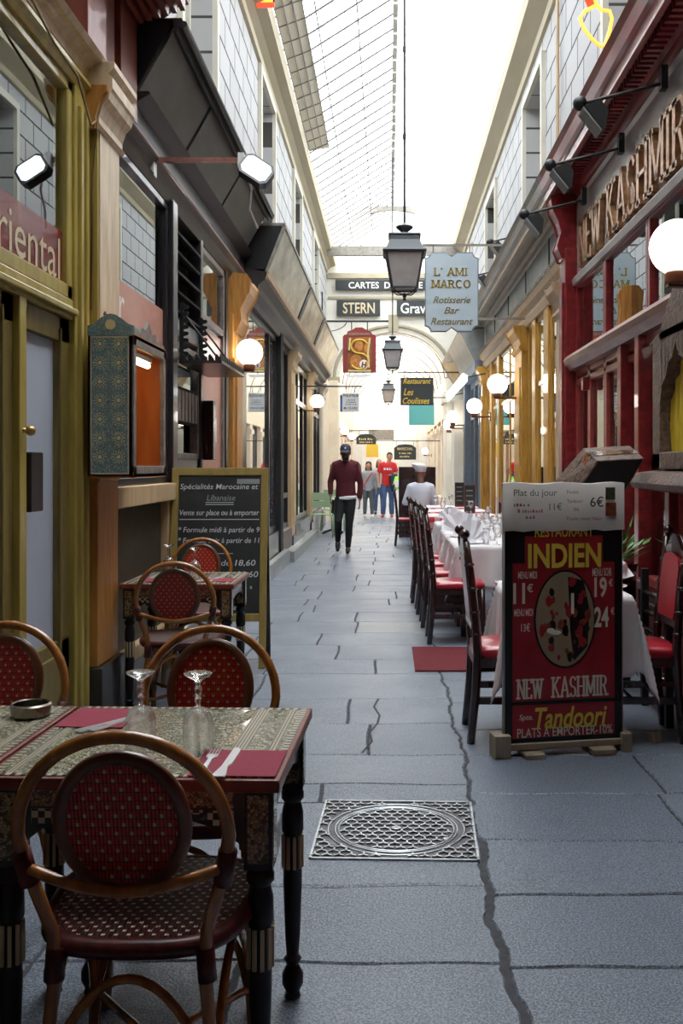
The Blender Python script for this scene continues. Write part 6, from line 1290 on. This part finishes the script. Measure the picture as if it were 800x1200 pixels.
def sleeves(q, J, g, upto=1.0, short=False, sag=0):
    for (a, b_, c) in J['arm']:
        a = Vector(a); cxx = (J['sh'][0][0]+J['sh'][1][0])/2; a = Vector((cxx+(a.x-cxx)*.86, a.y, a.z)); q.ball(a+Vector((0, 0, -.006)), .060+g, 14, 10); q.tube([(cxx+(a.x-cxx)*.35, a.y, a.z+.045), a+Vector((0, 0, -.005))], [.045+g, .055+g], 10)
        if short: q.tube([a, Vector(a).lerp(Vector(b_), .75)], [.058+g, .056+g], 12)
        else: q.tube([a, Vector(a).lerp(Vector(b_), .5), b_, Vector(b_).lerp(Vector(c), .5), Vector(b_).lerp(Vector(c), upto)], [.056+g, .050+g, .045+g, .040+g, .032+g], 12)
def trousers(q, J, g, T, upto=.95, cuff=.0):
    q.loft(T(0, g, 0, .13)+[], 20)
    for (a, b_, c, t) in J['leg']: q.tube([a, Vector(a).lerp(Vector(b_), .5), b_, Vector(b_).lerp(Vector(c), .4), Vector(b_).lerp(Vector(c), upto)], [.092+g, .078+g, .058+g, .056+g+cuff, .042+g+cuff], 14)
def shoes(r, J, mt):
    for (a, b_, c, t) in J['leg']:
        q = MB(); c_, t_ = Vector(c), Vector(t); d = (t_-c_); d.z = 0 if abs(d.z) < .1 else d.z; d = d.normalized()*.06
        q.tube([c_-d*.6+Vector((0, 0, -.035)), c_+Vector((0, 0, -.03)), c_.lerp(t_, .6)+Vector((0, 0, -.005)), t_+d*.6], [.034, .047, .043, .028], 10); q.tube([c_, c_+Vector((0, 0, -.04))], .042, 10); s_ = garment(r, 'shoe', q, mt, .011, 2)
# man in maroon
J = {'head': (0, -.09, 1.61), 'sh': ((-.165, 0, 1.44), (.165, 0, 1.44)), 'hip': ((-.085, 0, .90), (.085, 0, .90)),
     'arm': [((-.19, 0, 1.42), (-.245, .03, 1.14), (-.235, -.06, .93)), ((.19, 0, 1.42), (.235, .03, 1.12), (.225, -.03, .86))],
     'leg': [((-.085, 0, .88), (-.11, -.14, .53), (-.13, .12, .19), (-.13, .06, .07)), ((.08, 0, .88), (.06, -.06, .48), (.035, .04, .09), (.035, -.10, .035))]}
r, T = human('man in a dark maroon sweater and navy cap walking towards us with head bowed', (-.68, 15.6, 0), .0, J, 'skin_dark', .009)
q = MB(); q.loft([(0, 0, .90, .165, .12)]+T(0, .022, .2, 1.02), 22); sleeves(q, J, .006, .95); sw = garment(r, 'sweater', q, 'maroon')
q = MB(); q.loft([(0, 0, .865, .168, .125), (.02, 0, .93, .165, .122)], 22); garment(r, 'shirt_hem', q, 'white', .012, 1); q = MB(); trousers(q, J, .004, T, .97); garment(r, 'jeans', q, 'jeans_black'); shoes(r, J, 'black')
q = MB(); q.loft([(0, -.08, 1.625, .086, .105), (0, -.075, 1.67, .089, .108), (0, -.065, 1.72, .075, .09), (0, -.06, 1.75, .04, .05)], 20); q.add([(-.075, -.16, 1.625), (-.05, -.235, 1.60), (0, -.26, 1.595), (.05, -.235, 1.60), (.075, -.16, 1.625), (-.075, -.16, 1.645), (-.05, -.235, 1.62), (0, -.26, 1.615), (.05, -.235, 1.62), (.075, -.16, 1.645)], [(4, 3, 2, 1, 0), (5, 6, 7, 8, 9), (0, 1, 6, 5), (1, 2, 7, 6), (2, 3, 8, 7), (3, 4, 9, 8), (4, 0, 5, 9)]); cp_ = garment(r, 'cap', q, 'navy', .009, 1); e = MB(); e.ball((0, -.178, 1.68), (.012, .008, .016), 8, 6); part('badge', e, 'white', cp_)
q = MB(); q.loft([(0, -.145, 1.495, .04, .025), (0, -.145, 1.53, .055, .035), (0, -.135, 1.56, .05, .03)], 14); part('beard', q, 'hair', r, smooth=True)
# man in red t-shirt
J = {'head': (0.05, 0, 1.645), 'sh': ((-.17, 0, 1.45), (.17, 0, 1.45)), 'hip': ((-.09, 0, .92), (.09, 0, .92)),
     'arm': [((-.195, 0, 1.43), (-.25, .02, 1.16), (-.24, -.05, .93)), ((.195, 0, 1.43), (.25, -.02, 1.18), (.10, -.20, 1.16))],
     'leg': [((-.09, 0, .90), (-.10, -.04, .50), (-.13, 0, .09), (-.14, -.13, .04)), ((.09, 0, .90), (.10, -.02, .50), (.11, .02, .09), (.12, -.12, .04))]}
r, T = human('man in a red t-shirt and blue jeans carrying a jacket and a bright bag', (-.02, 26.4, 0), .0, J, 'skin', .012)
q = MB(); q.loft([(0, 0, .86, .17, .125)]+T(0, .024, .2, 1.02), 20); sleeves(q, J, .014, 1, True); ts = garment(r, 't_shirt', q, 'tee_red', .014); part('print', text_mb('#tee', .22, .07, .002, frame_m((-.11, -.137, 1.29), *FCAM), 0, .03), 'white', ts)
q = MB(); trousers(q, J, .010, T, .97, .012); garment(r, 'jeans', q, 'jeans_blue'); shoes(r, J, 'shoe_red')
q = MB(); q.loft([(.05, .015, 1.66, .080, .092), (.05, .015, 1.71, .082, .094), (.05, .01, 1.755, .055, .07), (.05, .01, 1.775, .02, .03)], 16); part('hair', q, 'hair', r, smooth=True)
q = MB(); q.loft([(.16, -.20, .72, .05, .03), (.17, -.2, .85, .10, .05), (.16, -.2, 1.0, .12, .055), (.15, -.2, 1.15, .12, .06), (.14, -.19, 1.2, .08, .05)], 16); o_ = solo('jacket', q, 'navy', 'dark blue jacket draped over the arm of the man in the red t-shirt', 'jacket', (-.0, 0, 0), smooth=True); o_.location = (-.02, 26.4, 0)
q = MB(); q.loft([(.23, -.27, .78, .07, .025), (.235, -.27, .85, .095, .03), (.24, -.27, .98, .09, .03), (.25, -.27, 1.12, .05, .02)], 16); bg_ = solo('shoulder_bag', q, 'neon_green', 'bright yellow-green bag carried by the man in the red t-shirt', 'bag', (0, 0, 0), smooth=True); bg_.location = (-.02, 26.4, 0)
q = MB(); q.ball((.24, -.30, .93), (.065, .01, .11), 14, 8); part('white_panel', q, 'white', bg_, smooth=True)
# girl
J = {'head': (0, 0, 1.40), 'sh': ((-.13, 0, 1.22), (.13, 0, 1.22)), 'hip': ((-.075, 0, .78), (.075, 0, .78)), 'w': .86,
     'arm': [((-.155, 0, 1.20), (-.19, .02, .97), (-.15, -.12, .86)), ((.155, 0, 1.20), (.20, .02, .97), (.21, -.04, .78))],
     'leg': [((-.075, 0, .76), (-.09, -.03, .42), (-.10, .02, .08), (-.10, -.10, .035)), ((.075, 0, .76), (.09, -.06, .42), (.10, -.08, .08), (.11, -.20, .035))]}
r, T = human('girl with long dark hair in a grey top, walking beside the man in red', (-.54, 26.6, 0), .0, J, 'skin', .012)
q = MB(); q.loft([(0, 0, .72, .145, .115)]+T(0, .022, .2, 1.02), 18); sleeves(q, J, .006, .95); garment(r, 'hooded_top', q, 'greyhood', .014); q = MB(); trousers(q, J, .004, T, .97); garment(r, 'trousers', q, 'greypants'); shoes(r, J, 'offwhite')
q = MB(); q.loft([(0, .05, 1.12, .09, .04), (0, .05, 1.25, .10, .05), (0, .03, 1.40, .088, .085), (0, .015, 1.46, .084, .095), (0, .01, 1.51, .06, .07), (0, .01, 1.53, .02, .02)], 16); part('hair', q, 'hair', r, smooth=True)
q = MB(); q.tube([(.10, -.10, 1.22), (0, -.125, 1.08), (-.12, -.11, .88)], .014, 6); part('bag_strap', q, 'tee_red', r)
# person half hidden between them
J2 = {'head': (0, 0, 1.47), 'sh': ((-.14, 0, 1.29), (.14, 0, 1.29)), 'hip': ((-.08, 0, .83), (.08, 0, .83)), 'w': .9,
     'arm': [((-.165, 0, 1.27), (-.20, .02, 1.02), (-.18, -.08, .84)), ((.165, 0, 1.27), (.20, .02, 1.02), (.19, -.06, .82))],
     'leg': [((-.08, 0, .81), (-.09, -.02, .45), (-.10, .02, .08), (-.10, -.10, .035)), ((.08, 0, .81), (.09, -.04, .45), (.10, -.02, .08), (.10, -.14, .035))]}
r, T = human('dark-haired person in a pale jacket half hidden behind the girl and man in red', (-.27, 28.2, 0), .0, J2, 'skin', .013)
q = MB(); q.loft([(0, 0, .78, .15, .12)]+T(0, .024, .2, 1.02), 18); sleeves(q, J2, .006, .95); garment(r, 'jacket', q, 'palejacket', .015); q = MB(); trousers(q, J2, .004, T, .97); garment(r, 'jeans', q, 'jeans_blue', .015); shoes(r, J2, 'black')
q = MB(); q.loft([(0, .05, 1.2, .09, .04), (0, .04, 1.36, .095, .06), (0, .02, 1.48, .086, .09), (0, .01, 1.55, .07, .08), (0, .01, 1.59, .02, .02)], 16); part('hair', q, 'hair', r, smooth=True)
# seated person in white, back to us  (faces +y)
J3 = {'head': (0, -.06, 1.27), 'sh': ((-.18, 0, 1.08), (.18, 0, 1.08)), 'hip': ((-.10, .02, .55), (.10, .02, .55)),
     'arm': [((-.19, 0, 1.04), (-.255, -.02, .78), (-.16, -.28, .80)), ((.19, 0, 1.04), (.255, -.02, .78), (.16, -.28, .80))],
     'leg': [((-.10, .0, .53), (-.12, -.42, .50), (-.12, -.40, .09), (-.12, -.52, .04)), ((.10, 0, .53), (.12, -.42, .50), (.12, -.40, .09), (.12, -.52, .04))]}
r, T = human('person in white shirt and cap seated, back to us, at the far tables', (.54, 16.45, 0), PI, J3, 'skin_dark', .011)
q = MB(); q.loft([(0, .01, .52, .17, .13)]+T(0, .028, .2, 1.02), 20); sleeves(q, J3, .018, .9); garment(r, 'shirt', q, 'shirt_white', .013, 3); q = MB(); trousers(q, J3, .004, T, .95); garment(r, 'trousers', q, 'jeans_black', .015); shoes(r, J3, 'black')
q = MB(); q.loft([(0, -.055, 1.30, .09, .105), (0, -.055, 1.345, .092, .108)], 20); hb = part('cap_band', q, 'shirt_white', r, smooth='auto'); q = MB(); q.loft([(.0, -.05, 1.34, .093, .11), (.01, -.03, 1.38, .115, .125), (.03, -.02, 1.41, .12, .12), (.05, -.02, 1.44, .09, .09), (.06, -.02, 1.45, .03, .03)], 20); part('cap', q, 'white', r, smooth=True)
q = MB(); q.loft([(0, -.05, 1.297, .091, .106), (0, -.05, 1.303, .0915, .1065)], 20); part('cap_stripe', q, 'tee_red', r)
q = MB(); q.box((.37, 16.26, .44), (.71, 16.61, .47)); 
t = wthing('stool', 'dark stool under the seated person in white', 'stool', (.54, 16.45, 0)); part('seat', q, 'darkwood', t, bevel=.005)
for x in (.40, .68):
    for y in (16.30, 16.57): part('leg', MB().box((x-.015, y-.015, 0), (x+.015, y+.015, .44)), 'darkwood', t)
